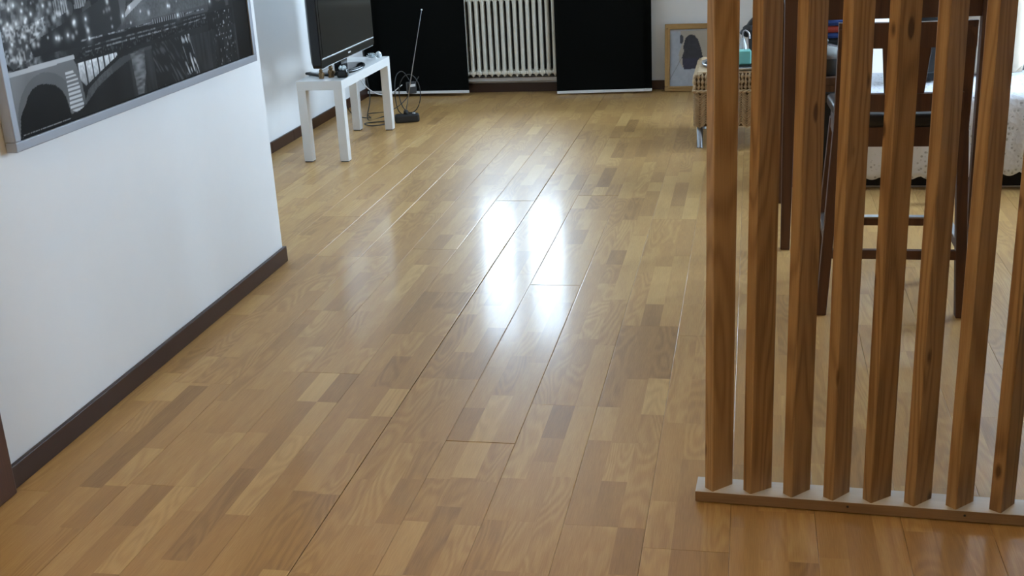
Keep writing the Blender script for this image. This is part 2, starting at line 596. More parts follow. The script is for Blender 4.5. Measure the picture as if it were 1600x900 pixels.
# skirting
bm = bmesh.new()
box(bm, (X_NEAR, 2.36, 0), (X_NEAR + 0.014, Y_CORNER + 0.012, 0.064), 0.003)
box(bm, (X_NEAR - 0.3, Y_CORNER, 0), (X_NEAR, Y_CORNER + 0.012, 0.064), 0.003)
struct('baseboard_left', bm, M['skirting'], 'dark brown skirting board along the near white wall')
bm = bmesh.new()
box(bm, (X_LEFT, Y_CORNER + 0.012, 0), (X_LEFT + 0.013, 6.26, 0.064), 0.002)
box(bm, (X_LEFT, 6.262, 0), (X_LEFT + 0.013, 6.60, 0.064), 0.002)
box(bm, (X_LEFT, 6.602, 0), (X_LEFT + 0.013, Y_FAR, 0.064), 0.002)
struct('baseboard_far_left', bm, M['skirting'], 'brown skirting board behind the white bench')
bm = bmesh.new()
box(bm, (X_LEFT + 0.013, Y_FAR - 0.013, 0), (0.55, Y_FAR, 0.064), 0.002)
box(bm, (0.537, 7.187, 0), (0.55, Y_FAR - 0.013, 0.064), 0.002)
box(bm, (0.55, 7.187, 0), (X_RIGHT - 0.013, 7.20, 0.064), 0.002)
struct('baseboard_far', bm, M['skirting'], 'dark skirting board along the far wall')
bm = bmesh.new()
box(bm, (X_RIGHT - 0.013, Y_BACK, 0), (X_RIGHT, 7.20, 0.064), 0.002)
struct('baseboard_right', bm, M['skirting'])

# door casing at the left picture edge
bm = bmesh.new()
box(bm, (X_NEAR, 2.265, 0), (X_NEAR + 0.028, 2.353, 2.12), 0.004)
box(bm, (X_NEAR, 1.385, 0), (X_NEAR + 0.028, 1.473, 2.12), 0.004)
box(bm, (X_NEAR, 1.385, 2.12), (X_NEAR + 0.028, 2.353, 2.21), 0.004)
door = struct('door_1', bm, M['door'], 'dark brown door casing at the left edge of the white wall')
bm = bmesh.new()
box(bm, (X_NEAR + 0.001, 1.475, 0.008), (X_NEAR + 0.016, 2.263, 2.118), 0.003)
leaf = obj('door_leaf', bm, M['door'], door)
bm = bmesh.new()
tube(bm, [(X_NEAR + 0.016, 1.55, 1.02), (X_NEAR + 0.06, 1.55, 1.02), (X_NEAR + 0.065, 1.58, 1.02), (X_NEAR + 0.065, 1.67, 1.02)], 0.009)
obj('door_handle', bm, M['steel'], door)

# ------------------------------------------------------------------ floor
bm = bmesh.new()
box(bm, (X_LEFT, Y_BACK, -0.10), (X_RIGHT, Y_FAR, -0.018))
floor = struct('floor', bm, M['joint'], 'lacquered oak three-strip parquet floor with glossy window reflections')

PITCH = 0.1915
X0 = -0.985
BOARD_L = 1.285
JOINT = {-4: 3.06, -3: 2.43, -2: 3.17, -1: 2.65, 0: 3.16, 1: 2.75, 2: 3.0, 3: 2.355, 4: 2.275}
STAVES = [(-15, 5.95, 6.23, -0.2), (-15, 6.39, 6.74, 0.55), (-12, 4.36, 4.68, 0.35), (-11, 2.4, 3.04, -0.9), (-9, 3.73, 4.34, 0.3),
          (-8, 2.23, 2.42, -0.5), (-7, 2.03, 2.43, 0.75), (-7, 2.43, 2.74, 0.5), (-6, 6.97, 7.38, 0.4), (-5, 2.1, 2.54, -0.6),
          (-5, 2.54, 2.96, -0.35), (-5, 2.96, 3.16, 0.9), (-5, 3.83, 4.25, 0.7), (-5, 6.72, 6.94, 0.8), (-4, 2.31, 2.74, 0.7),
          (-4, 2.96, 3.17, -0.55), (-3, 3.51, 3.93, -0.5), (-2, 2.44, 2.65, 0.4), (-2, 2.65, 2.86, 0.5), (-2, 3.08, 3.32, -0.5),
          (-2, 3.75, 3.93, -0.35), (-1, 2.09, 2.43, -0.45), (-1, 2.88, 3.07, 0.65), (2, 2.31, 2.53, -0.3), (3, 2.1, 2.33, 0.6),
          (3, 6.94, 7.34, 0.65), (4, 2.55, 2.75, 0.7), (4, 5.08, 5.28, -0.45), (4, 5.48, 5.87, -0.85), (4, 5.91, 6.09, 0.45),
          (4, 6.1, 6.47, -0.5), (4, 6.76, 7.13, -0.7), (6, 2.56, 2.99, 0.45), (7, 2.79, 2.99, -0.65), (7, 4.27, 4.47, -0.6),
          (7, 4.91, 5.28, -0.55), (7, 6.75, 6.95, 0.9), (8, 2.58, 2.99, 0.5), (8, 3.0, 3.46, 0.4), (8, 4.28, 4.67, 0.55),
          (9, 2.37, 2.79, -0.15), (9, 3.0, 3.63, -0.35), (9, 4.93, 5.7, 0.55), (10, 2.36, 2.57, -0.4), (10, 3.2, 3.63, -0.45),
          (10, 3.64, 3.84, -0.7), (10, 3.85, 4.27, 0.65), (11, 2.16, 2.355, -0.45), (11, 2.96, 3.21, 0.7), (11, 3.21, 3.63, -0.6),
          (11, 4.9, 5.28, 0.8), (12, 2.16, 2.27, 0.5), (13, 2.17, 2.27, -0.4)]
# slight cupping of the boards round the glossy patch: slope across x, slope along y
TILT = {-3: (0.004, 0.0), -2: (-0.003, 0.001), -1: (0.0035, -0.002), 0: (-0.003, 0.0025), 1: (0.002, -0.002), 2: (-0.003, 0.001), 3: (0.002, 0)}


def project(x, y, z=0.0):
    d = Vector((x, y, z)) - CAM_POS
    w = d.dot(FWD)
    if w < 0.1:
        return None
    return (800 + FOCAL * d.dot(RIGHT) / w, 450 + FOCAL * d.dot(DOWN) / w, w)


boards = []
staves = []
rf = random.Random(21)
k0 = int(math.floor((X_LEFT - X0) / PITCH))
k1 = int(math.ceil((X_RIGHT - X0) / PITCH))
for k in range(k0, k1):
    bx0, bx1 = max(X0 + k * PITCH, X_LEFT), min(X0 + (k + 1) * PITCH, X_RIGHT)
    if bx1 - bx0 < 0.01:
        continue
    ystart = Y_BACK if bx1 > X_NEAR + 0.01 else Y_CORNER
    if bx0 < X_NEAR < bx1 - 0.01:
        ystart = Y_BACK
    j = JOINT.get(k, rf.uniform(0, BOARD_L))
    while j > ystart:
        j -= BOARD_L
    edges = []
    y = j
    while y < Y_FAR:
        a, b = max(y, ystart), min(y + BOARD_L, Y_FAR)
        if b - a > 0.02:
            edges.append((a, b))
        y += BOARD_L
    tx, ty = TILT.get(k, (rf.uniform(-0.002, 0.002), rf.uniform(-0.001, 0.001)))
    rows = {}
    for r3 in range(3):
        row = k * 3 + r3
        fixed = sorted([s for s in STAVES if s[0] == row], key=lambda s: s[1])
        segs = []
        for a, b in edges:
            y = a
            inside = [s for s in fixed if s[1] >= a - 0.03 and s[2] <= b + 0.03]
            for s in inside + [None]:
                stop = max(y, s[1]) if s else b
                while stop - y > 0.02:
                    ln = rf.choice((0.21, 0.21, 0.30, 0.43, 0.43, 0.55))
                    if stop - y - ln < 0.13:
                        ln = stop - y
                    t = max(-0.8, min(0.8, rf.gauss(0.02, 0.23)))
                    segs.append((y, y + ln, t))
                    y += ln
                if stop > y and segs and abs(segs[-1][1] - y) < 1e-6 and y > a + 1e-6:
                    segs[-1] = (segs[-1][0], stop, segs[-1][2])
                y = stop if stop > y and stop - y < 0.021 else y
                if s:
                    segs.append((y if y > a + 0.021 else a, max(s[2], y + 0.05), s[3]))
                    y = max(s[2], y + 0.05)
        rows[r3] = segs
    for a, b in edges:
        bi = len(boards)
        tyy = ty * rf.choice((1, 1, -1))
        boards.append((bx0, bx1, a, b))
        for r3 in range(3):
            sx0 = max(X0 + (k * 3 + r3) * PITCH / 3, bx0)
            sx1 = min(X0 + (k * 3 + r3 + 1) * PITCH / 3, bx1)
            if sx1 - sx0 < 0.004:
                continue
            gl = 0.0003 if r3 == 0 else 0.0
            gr = 0.0003 if r3 == 2 else 0.0
            if k == 0 and r3 == 0:
                gl = 0.0020
            for (y0, y1, t) in rows[r3]:
                if y1 <= a + 0.01 or y0 >= b - 0.01:
                    continue
                yy0, yy1 = max(y0, a), min(y1, b)
                e0 = 0.0004 if yy0 < a + 1e-4 else 0.0
                e1 = 0.0004 if yy1 > b - 1e-4 else 0.0
                staves.append((bi, sx0 + gl, sx1 - gr, yy0 + e0, yy1 - e1, t, rf.random(), (tx, tyy, (bx0 + bx1) / 2, (a + b) / 2), (r3 == 0, r3 == 2)))


def visible_area(s):
    _, a, b, c, d = s[:5]
    x, y = (a + b) / 2, (c + d) / 2
    q = project(x, y)
    if q is None or not (-20 < q[0] < 1620 and -5 < q[1] < 940):
        return 0.0
    if x > 0.0 and 2.6 < y and q[0] > 1100:
        f = 0.5
    else:
        f = 1.0
    return f * (b - a) * (d - c) * (CAM_POS.z / q[2]) / q[2] ** 2


def stave_geo(s):
    bi, a, b, c, d, t, sd, (tx, ty, cx, cy) = s[:8]
    # broad gentle wave of the old floor, plus each board's own tilt
    def z(x, y):
        return max(-0.0012, min(0.0012, tx * (x - cx))) + max(-0.0012, min(0.0012, ty * (y - cy) * 0.35))
    # worn, rounded edges only along the long sides of a board; inside edges stay tight
    le, re = s[8]
    xs = [(a, 0.0)]
    if le:
        xs = [(a, 0.0006), (a + 0.0010, 0.00014), (a + 0.0028, 0.0)]
    if re:
        xs += [(b - 0.0028, 0.0), (b - 0.0010, 0.00014), (b, 0.0006)]
    else:
        xs += [(b, 0.0)]
    v, f = [], []
    for x, dz in xs:
        v += [(x, c, z(x, c) - dz), (x, d, z(x, d) - dz)]
    n = len(xs)
    for q in range(n - 1):
        f.append((2 * q, 2 * q + 2, 2 * q + 3, 2 * q + 1))
    o = len(v)
    v += [(a, c, -0.0045), (a, d, -0.0045), (b, c, -0.0045), (b, d, -0.0045)]
    f.append((0, 1, o + 1, o))
    f.append((2 * n - 2, o + 2, o + 3, 2 * n - 1))
    f.append((o, o + 2) + tuple(2 * q for q in range(n - 1, -1, -1)))
    f.append((o + 3, o + 1) + tuple(2 * q + 1 for q in range(n)))
    return v, f


def mesh_with_attrs(name, V, F, tones, seeds, mat):
    me = bpy.data.meshes.new(name)
    me.from_pydata(V, [], F)
    for nm, vals in (('tone', tones), ('seed', seeds)):
        at = me.attributes.new(nm, 'FLOAT', 'FACE')
        at.data.foreach_set('value', np.asarray(vals, dtype=np.float32))
    me.materials.append(mat)
    return me


plank_objs = []
for (a, b, c, d) in boards:
    bm = bmesh.new()
    box(bm, (a + 0.0008, c + 0.0008, -0.018), (b - 0.0008, d - 0.0008, -0.0045))
    po = obj('plank', bm, M['plank'], floor)
    plank_objs.append(po)
order = sorted(range(len(staves)), key=lambda i: -visible_area(staves[i]))
chosen = set(order[:300])
V, F, TN, SD = [], [], [], []
for i, s in enumerate(staves):
    v, f = stave_geo(s)
    if i in chosen:
        cx, cy = (s[1] + s[2]) / 2, (s[3] + s[4]) / 2
        me = mesh_with_attrs('stave', [(p[0] - cx, p[1] - cy, p[2]) for p in v], f, [s[5]] * len(f), [s[6]] * len(f), M['oak'])
        so = bpy.data.objects.new('stave', me)
        C.objects.link(so)
        so.location = (cx, cy, 0)
        so.parent = plank_objs[s[0]]
    else:
        o = len(V)
        V += v
        F += [tuple(q + o for q in ff) for ff in f]
        TN += [s[5]] * len(f)
        SD += [s[6]] * len(f)
me = mesh_with_attrs('stave_field', V, F, TN, SD, M['oak'])
sf = bpy.data.objects.new('stave_field', me)
C.objects.link(sf)
sf.parent = floor
sf['kind'] = 'stuff'

# ------------------------------------------------------------------ slatted pine screen
ang = -math.atan2(0.034, 0.73)
screen = thing('slatted_screen', 'honey-stained pine room divider of upright angled slats on a pale base board', 'room divider', (-0.112, 2.487, 0), ang)
part('base_board', M['pine_lit'], screen, box, (0, 0, 0.004), (1.22, 0.074, 0.031), 0.0015)
bb = screen.children[0]
bb['label'] = 'base board with lit top and shaded edges painted in'
bb.data.materials.append(M['pine_shaded'])
for f in bb.data.polygons:  # upward faces keep the painted-lit pine, all others get the shaded copy
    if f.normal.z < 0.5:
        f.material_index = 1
part('top_board', M['pine'], screen, box, (0, 0, Z_CEIL - 0.033), (1.22, 0.074, Z_CEIL - 0.003), 0.0015)


def slat_mesh(rot0, rot1, w=0.0285, d=0.064):
    bm = bmesh.new()
    n = 14
    z0, z1 = 0.031, Z_CEIL - 0.033
    rings = []
    c = 0.0018
    for i in range(n + 1):
        t = i / n
        a = rot0 + (rot1 - rot0) * min(1.0, t * 2.2)
        z = z0 + (z1 - z0) * t
        prof = [(-w / 2 + c, -d / 2), (w / 2 - c, -d / 2), (w / 2, -d / 2 + c), (w / 2, d / 2 - c), (w / 2 - c, d / 2), (-w / 2 + c, d / 2), (-w / 2, d / 2 - c), (-w / 2, -d / 2 + c)]
        rings.append([bm.verts.new((x * math.cos(a) - y * math.sin(a), x * math.sin(a) + y * math.cos(a), z)) for x, y in prof])
    for A, B in zip(rings, rings[1:]):
        for q in range(8):
            bm.faces.new((A[q], A[(q + 1) % 8], B[(q + 1) % 8], B[q]))
    bm.faces.new(rings[0][::-1])
    bm.faces.new(rings[-1])
    return bm


# a slat's long axis points away to the right of the viewer
rots = [-0.775, -0.86, -0.73, -0.67, -0.83, -0.744, -0.755, -0.62, -0.66, -0.70, -0.67, -0.7, -0.66]
twist = [-0.13, 0.16, 0.0, -0.15, 0.0, 0.03, 0.05, 0.0, 0, 0, 0, 0, 0]
for i in range(13):
    o = obj('slat', slat_mesh(rots[i], rots[i] + twist[i]), M['pine'], screen)
    o.location = (0.053 + i * 0.0906, 0.036, 0)
for x in (0.30, 0.555):
    o = part('nail_head', M['black_matt'], screen, lathe, [(0, 0.0), (0.0028, 0.0), (0.0028, 0.0015), (0, 0.0015)], 10)
    o.rotation_euler = (PI / 2, 0, 0)
    o.location = (x + 0.05, 0.0005, 0.02)

# ------------------------------------------------------------------ framed night picture
PX = X_NEAR
FY0, FY1, FZ0, FZ1 = 2.612, 4.165, 0.832, 1.905
pic = thing('framed_picture', 'large silver-framed black and white night photograph of an arched bridge on the left wall', 'picture', (PX, (FY0 + FY1) / 2, FZ0))
fw, fd = 0.026, 0.034


def frame_bars(bm):
    oy = -(FY0 + FY1) / 2
    h = FZ1 - FZ0
    a, b = FY0 + oy, FY1 + oy
    x0, x1 = 0.002, fd
    box(bm, (x0, a, 0), (x1, b, fw), 0.003)
    box(bm, (x0, a, h - fw), (x1, b, h), 0.003)
    box(bm, (x0, a, fw), (x1, a + fw, h - fw), 0.003)
    box(bm, (x0, b - fw, fw), (x1, b, h - fw), 0.003)


part('frame', M['frame_silver'], pic, frame_bars)
POLY = {
    'arch': [(0.056, 0.085), (0.069, 0.101), (0.095, 0.116), (0.127, 0.123), (0.161, 0.119), (0.198, 0.11), (0.225, 0.093), (0.241, 0.07), (0.247, 0.046), (0.253, 0.019), (0.246, 0.013), (0.027, 0.01), (0.008, 0.002), (0.024, 0.057)],
    'wallL': [(0.0, 0.162), (0.308, 0.161), (0.326, 0.127), (0.336, 0.037), (0.253, 0.019), (0.1, 0.0), (0.0, 0.0)],
    'parapet': [(0.0, 0.172), (0.237, 0.174), (0.312, 0.175), (0.313, 0.163), (0.238, 0.161), (0.0, 0.16)],
    'pier': [(0.256, 0.133), (0.291, 0.138), (0.312, 0.114), (0.318, 0.072), (0.323, 0.029), (0.282, 0.02), (0.252, 0.032), (0.256, 0.073)],
    'balus': [(0.317, 0.147), (0.537, 0.148), (0.54, 0.139), (0.44, 0.109), (0.35, 0.082), (0.327, 0.101)],
    'archband': [(0.323, 0.029), (0.356, 0.07), (0.437, 0.099), (0.553, 0.129), (0.693, 0.139), (0.839, 0.136), (0.843, 0.13), (0.702, 0.13), (0.581, 0.111), (0.475, 0.087), (0.406, 0.067), (0.334, 0.032)],
    'deck': [(0.341, 0.176), (1.154, 0.184), (1.159, 0.153), (0.844, 0.153), (0.538, 0.15), (0.317, 0.16)],
    'bigdark': [(0.115, 0.228), (0.235, 0.251), (0.415, 0.285), (0.595, 0.329), (0.622, 0.24), (0.557, 0.21), (0.41, 0.205), (0.346, 0.191), (0.128, 0.193)],
    'pillar': [(0.595, 0.329), (0.648, 0.324), (0.623, 0.245), (0.592, 0.216)],
    'watershine': [(0.615, 0.131), (0.703, 0.135), (0.692, 0.063), (0.662, 0.005), (0.627, 0.006), (0.62, 0.075)],
    'treeshine': [(0.952, 0.142), (1.012, 0.14), (1.032, 0.07), (1.054, 0.004), (0.959, 0.014), (0.94, 0.083)],
    'rightwall': [(0.639, 0.26), (0.757, 0.33), (1.196, 0.33), (1.172, 0.195), (0.76, 0.201), (0.61, 0.203)],
    'brightarch': [(0.62, 0.251), (0.642, 0.27), (0.692, 0.284), (0.768, 0.302), (0.86, 0.315), (0.88, 0.305), (0.803, 0.295), (0.727, 0.276), (0.655, 0.252), (0.622, 0.24)],
    'bld': [(0.0, 0.274), (0.157, 0.28), (0.203, 0.289), (0.204, 0.265), (0.123, 0.227), (0.119, 0.189), (0.031, 0.175), (0.0, 0.2)],
    'tower': [(0.269, 0.42), (0.345, 0.42), (0.321, 0.29), (0.252, 0.278)],
    'tower2': [(0.368, 0.40), (0.473, 0.40), (0.409, 0.295), (0.354, 0.291)],
}
LAMPS = [(0.402, 0.26), (0.344, 0.26), (0.243, 0.228), (0.301, 0.228), (0.652, 0.264), (0.606, 0.245), (0.892, 0.244), (1.197, 0.227), (0.207, 0.317), (0.056, 0.324), (0.041, 0.289), (0.147, 0.302), (0.173, 0.278), (0.078, 0.331), (0.022, 0.28), (0.044, 0.238), (0.109, 0.314), (0.116, 0.285), (0.405, 0.206), (0.952, 0.208)]


def inside(poly, X, Y):
    res = np.zeros(X.shape, bool)
    n = len(poly)
    for i in range(n):
        x1, y1 = poly[i]
        x2, y2 = poly[(i + 1) % n]
        if y1 == y2:
            continue
        c = ((Y < y1) != (Y < y2)) & (X < (x2 - x1) * (Y - y1) / (y2 - y1) + x1)
        res ^= c
    return res


def vnoise(X, Y, seed):
    rs = np.random.RandomState(seed)
    g = rs.rand(256, 256)
    xi, yi = np.floor(X).astype(int), np.floor(Y).astype(int)
    fx, fy = X - xi, Y - yi
    fx, fy = fx * fx * (3 - 2 * fx), fy * fy * (3 - 2 * fy)
    a, b = g[xi % 256, yi % 256], g[(xi + 1) % 256, yi % 256]
    c, d = g[xi % 256, (yi + 1) % 256], g[(xi + 1) % 256, (yi + 1) % 256]
    return (a * (1 - fx) + b * fx) * (1 - fy) + (c * (1 - fx) + d * fx) * fy


def paint_bridge(U, W):
    """grey values of the printed photograph; U along the picture, W up, in metres"""
    g = 0.012 + 0.014 * vnoise(U * 12, W * 20, 1)
    # night town in the upper part
    town = W > 0.2
    n = vnoise(U * 30, W * 30, 2)
    g = np.where(town & (n > 0.62), 0.05 + 0.10 * (n - 0.62), g)
    fine = vnoise(U * 160, W * 160, 3)
    bright = vnoise(U * 60, W * 60, 4)
    leftlit = np.clip(1 - U / 0.30, 0, 1) * (W > 0.17)
    g += leftlit * np.clip(bright - 0.42, 0, 1) * 1.0 * (0.3 + fine)
    g = np.where(inside(POLY['bld'], U, W), 0.06 + 0.55 * np.clip(bright * fine * 1.8 - 0.25, 0, 1), g)
    for t in ('tower', 'tower2'):
        g = np.where(inside(POLY[t], U, W), 0.06 + 0.22 * (np.sin(U * 520) > 0.1) * (0.3 + bright) + 0.1 * fine, g)
    g = np.where(inside(POLY['bigdark'], U, W), 0.018 + 0.02 * np.clip((U - 0.3) * 3, 0, 1), g)
    rw = inside(POLY['rightwall'], U, W)
    sm = vnoise(U * 14, W * 6, 6)
    g = np.where(rw, 0.06 + 0.16 * sm * np.clip(1.25 - U, 0, 1) + 0.05 * fine * (W > 0.22), g)
    g = np.where(inside(POLY['pillar'], U, W), 0.10, g)
    g = np.where(inside(POLY['brightarch'], U, W), 0.42, g)
    # quay and deck lines
    dk = inside(POLY['deck'], U, W)
    g = np.where(dk, 0.014 + 0.04 * (fine > 0.7), g)
    for w0, amp in ((0.171, 0.14), (0.183, 0.10), (0.203, 0.20)):
        ln = (np.abs(W - w0 - 0.004 * U) < 0.0022) & (U > 0.36) & (U < 1.15)
        g = np.where(ln, 0.03 + amp * (bright > 0.42) * fine * 2, g)
    rail = (U > 0.78) & (U < 1.0) & (W > 0.2) & (W < 0.214)
    g = np.where(rail, 0.03 + 0.25 * (np.sin(U * 420) > 0.2), g)
    # near bridge
    wl = inside(POLY['wallL'], U, W)
    ring = np.hypot((U - 0.15) / 0.115, (W - 0.03) / 0.098)
    g = np.where(wl, 0.09 + 0.13 * np.clip(W / 0.16, 0, 1) * (0.7 + 0.4 * sm) + 0.10 * np.clip(1 - U / 0.08, 0, 1), g)
    g = np.where(wl & (ring < 1.22), 0.12 + 0.05 * sm, g)
    ar = inside(POLY['arch'], U, W) | ((W < 0.02) & (U < 0.25) & (U > 0.02))
    g = np.where(ar, 0.013, g)
    g = np.where(inside(POLY['parapet'], U, W), 0.50 + 0.1 * sm, g)
    pr = inside(POLY['pier'], U, W)
    g = np.where(pr, 0.18 + 0.42 * (np.sin(W * 540) > -0.2), g)
    bl = inside(POLY['balus'], U, W)
    ph = (U - 0.317) * (1.0 + 1.2 * (U - 0.317)) * 24
    fr = ph - np.floor(ph)
    g = np.where(bl, np.where((fr > 0.22), 0.25 + 0.5 * np.clip((W - 0.08) / 0.06, 0, 1) * (0.5 + fine), 0.05), g)
    g = np.where(inside(POLY['archband'], U, W), 0.065 + 0.05 * fine * (U < 0.5), g)
    # water below the big arch
    wt = (W < 0.132) & (U > 0.60) & ~inside(POLY['archband'], U, W)
    streak = vnoise(U * 80, W * 14, 8)
    g = np.where(wt, 0.02 + 0.03 * streak, g)
    ws = inside(POLY['watershine'], U, W)
    g = np.where(ws, 0.06 + 0.20 * vnoise(U * 40, W * 160, 9) * np.clip(1.1 - np.abs(U - 0.66) * 14, 0.2, 1), g)
    ts = inside(POLY['treeshine'], U, W)
    g = np.where(ts, 0.02 + 0.75 * np.clip(vnoise(U * 150 + W * 60, W * 40, 10) - 0.55, 0, 1) * 2, g)
    tw = (U > 0.75) & (W < 0.14) & (U < 0.95)
    g = np.where(tw, 0.02 + 0.20 * np.clip(vnoise(U * 120 + W * 90, W * 35, 11) - 0.6, 0, 1), g)
    rr = (U > 1.16) & (U < 1.37) & (W < 0.19)
    g = np.where(rr, g * 0.6 + 0.85 * np.clip(vnoise(U * 130, W * 120, 12) - 0.80, 0, 1) * 4 * np.exp(-((U - 1.29) / 0.06) ** 2), g)
    g = np.where(U > 1.38, 0.009, g)
    for (lu, lw) in LAMPS:
        d2 = ((U - lu) ** 2 + (W - lw) ** 2)
        g = g + 0.9 * np.exp(-d2 / 0.0045 ** 2) + 0.12 * np.exp(-d2 / 0.014 ** 2)
    rs = np.random.RandomState(5)
    for _ in range(220):
        lu, lw = rs.rand() * (1.45 if rs.rand() < 0.45 else 0.35), 0.22 + rs.rand() ** 1.4 * 0.6
        a, s = 0.15 + 0.6 * rs.rand(), 0.003 + 0.006 * rs.rand()
        g = g + a * np.exp(-((U - lu) ** 2 + (W - lw) ** 2) / s ** 2)
    cap = (np.abs(W - 0.0085) < 0.0012) & (U > 0.022) & (U < 0.249)
    g = np.where(cap, 0.06 + 0.25 * (vnoise(U * 300, W * 10, 13) > 0.35), g)
    edge = (U < 0.004) | (U > 1.497) | (W < 0.003)
    g = np.where(edge, 0.006, g)
    return np.clip(g, 0, 1)


def grid_print(name, mat, parent, nu, wv, width, paint, tint, to_xyz):
    us = np.linspace(0, width, nu)
    U, W = np.meshgrid(us, wv)
    col = paint(U, W)
    if col.ndim == 2:
        col = np.stack([col * tint[0], col * tint[1], col * tint[2]], -1)
    nv = len(wv)
    co = to_xyz(U, W)
    idx = np.arange(nu * nv).reshape(nv, nu)
    quads = np.stack([idx[:-1, :-1], idx[:-1, 1:], idx[1:, 1:], idx[1:, :-1]], -1).reshape(-1, 4)
    me = bpy.data.meshes.new(name)
    me.from_pydata(co.reshape(-1, 3).tolist(), [], quads.tolist())
    at = me.attributes.new('print', 'FLOAT_COLOR', 'POINT')
    rgba = np.concatenate([np.clip(col, 0, 1), np.ones(col.shape[:2] + (1,))], -1).astype(np.float32)
    at.data.foreach_set('color', rgba.reshape(-1))
    me.materials.append(mat)
    o = bpy.data.objects.new(name, me)
    C.objects.link(o)
    o.parent = parent
    return o


W_PIC = FY1 - FY0 - 2 * fw
H_PIC = FZ1 - FZ0 - 2 * fw
wv = np.concatenate([np.linspace(0, 0.40, 170), np.linspace(0.405, H_PIC, 80)])
yb = FY0 + fw - (FY0 + FY1) / 2
M['photo_print'] = vcol_mat('photo_print', 0.28, 0.0, 0.12)
grid_print('print', M['photo_print'], pic, 520, wv, W_PIC, paint_bridge, (0.97, 1.0, 1.03),
           lambda U, W: np.stack([np.full(U.shape, 0.028), U + yb, W + fw], -1))
part('backing', M['black_matt'], pic, box, (0.004, yb, fw), (0.024, yb + W_PIC, fw + H_PIC))

# ------------------------------------------------------------------ white bench
BX, BY = -2.434, 6.024
bench = thing('tv_bench', 'low white four-legged bench carrying the television', 'bench', (BX, BY, 0))
part('table_top', M['white_gloss'], bench, box, (0, 0, 0.40), (0.26, 0.90, 0.45), 0.0012)
for x in (0.0, 0.21):
    for y in (0.0, 0.85):
        lg = part('leg', M['white_gloss'], bench, box, (x + 0.0005, y + 0.0005, 0.005), (x + 0.0495, y + 0.0495, 0.40), 0.001)
        part('foot_pad', M['black_matt'], lg, box, (x + 0.004, y + 0.004, 0.0), (x + 0.046, y + 0.046, 0.005))

# ------------------------------------------------------------------ television
tv = thing('television', 'black flat-screen television with a silver strip, standing on the white bench', 'television', (-2.30, 6.42, 0.45))


def tv_body(bm):
    b = bmesh.new()
    n = 7
    w, h, r = 0.925, 0.60, 0.022

    def outline(w, h, r):
        pts = []
        for cx, cz, a0 in ((w / 2 - r, r, -PI / 2), (w / 2 - r, h - r, 0), (-w / 2 + r, h - r, PI / 2), (-w / 2 + r, r, PI)):
            for i in range(n):
                a = a0 + PI / 2 * i / (n - 1)
                pts.append((cx + r * math.cos(a), cz + r * math.sin(a)))
        return pts
    secs = [(0.050, 0.0, 0.0), (0.046, -0.004, 0.0), (0.0, -0.004, 0.0), (-0.012, 0.012, 0.0), (-0.05, 0.10, 0.05)]
    rings = []
    for x, inset, dz in secs:
        pts = outline(w - 2 * inset, h - 2 * inset, r)
        rings.append([b.verts.new((x, py, 0.078 + inset + pz)) for py, pz in pts])
    m = len(rings[0])
    for A, B in zip(rings, rings[1:]):
        for q in range(m):
            b.faces.new((A[q], A[(q + 1) % m], B[(q + 1) % m], B[q]))
    b.faces.new(rings[0][::-1])
    b.faces.new(rings[-1])
    merge(bm, b)


part('housing', M['black_gloss'], tv, tv_body)
part('screen', M['screen'], tv, box, (0.0502, -0.435, 0.135), (0.0512, 0.435, 0.645))
part('silver_strip', M['alu'], tv, box, (0.0495, -0.452, 0.1195), (0.053, 0.452, 0.1265), 0.001)
part('lower_strip', M['steel'], tv, box, (0.044, -0.40, 0.0745), (0.0505, 0.44, 0.0785), 0.001)
part('badge', M['mark'], tv, box, (0.0500, -0.022, 0.096), (0.0508, 0.022, 0.104), 0.0)
part('stand_neck', M['black_gloss'], tv, box, (-0.03, -0.06, 0.008), (0.012, 0.06, 0.10), 0.006)
part('stand_plate', M['black_gloss'], tv, lathe, [(0, 0.0), (0.23, 0.0), (0.235, 0.004), (0.23, 0.010), (0.12, 0.012), (0, 0.012)], 48, (0.005, 0.0, 0.0005), 0.46, 1.0)

# ------------------------------------------------------------------ trinkets on the bench
TT = 0.45


def owl(name, x, y, h, label):
    t = thing(name, label, 'figurine', (x, y, TT), R.uniform(-0.3, 0.3), 'bronze figurines on the white bench')
    s = h / 0.06
    part('body', M['bronze'], t, lathe, [(0, 0), (0.014 * s, 0), (0.016 * s, 0.006 * s), (0.012 * s, 0.012 * s), (0.017 * s, 0.022 * s), (0.015 * s, 0.034 * s), (0.009 * s, 0.040 * s), (0, 0.041 * s)], 14)
    hd = part('head', M['bronze'], t, lathe, [(0, 0.037 * s), (0.010 * s, 0.040 * s), (0.012 * s, 0.047 * s), (0.008 * s, 0.055 * s), (0, 0.058 * s)], 14)
    for sg in (-1, 1):
        part('ear', M['bronze'], hd, tube, [(0, sg * 0.006 * s, 0.052 * s), (0, sg * 0.010 * s, 0.064 * s)], [0.004 * s, 0.0008])
        part('wing', M['bronze'], t, tube, [(0.004 * s, sg * 0.013 * s, 0.034 * s), (0.008 * s, sg * 0.018 * s, 0.024 * s), (0.010 * s, sg * 0.016 * s, 0.012 * s)], [0.004 * s, 0.006 * s, 0.002 * s])
    return t


owl('bronze_figurine', -2.318, 6.115, 0.055, 'small bronze animal figurine nearest the bench end')
owl('bronze_figurine', -2.275, 6.155, 0.066, 'taller bronze animal figurine beside the television foot')


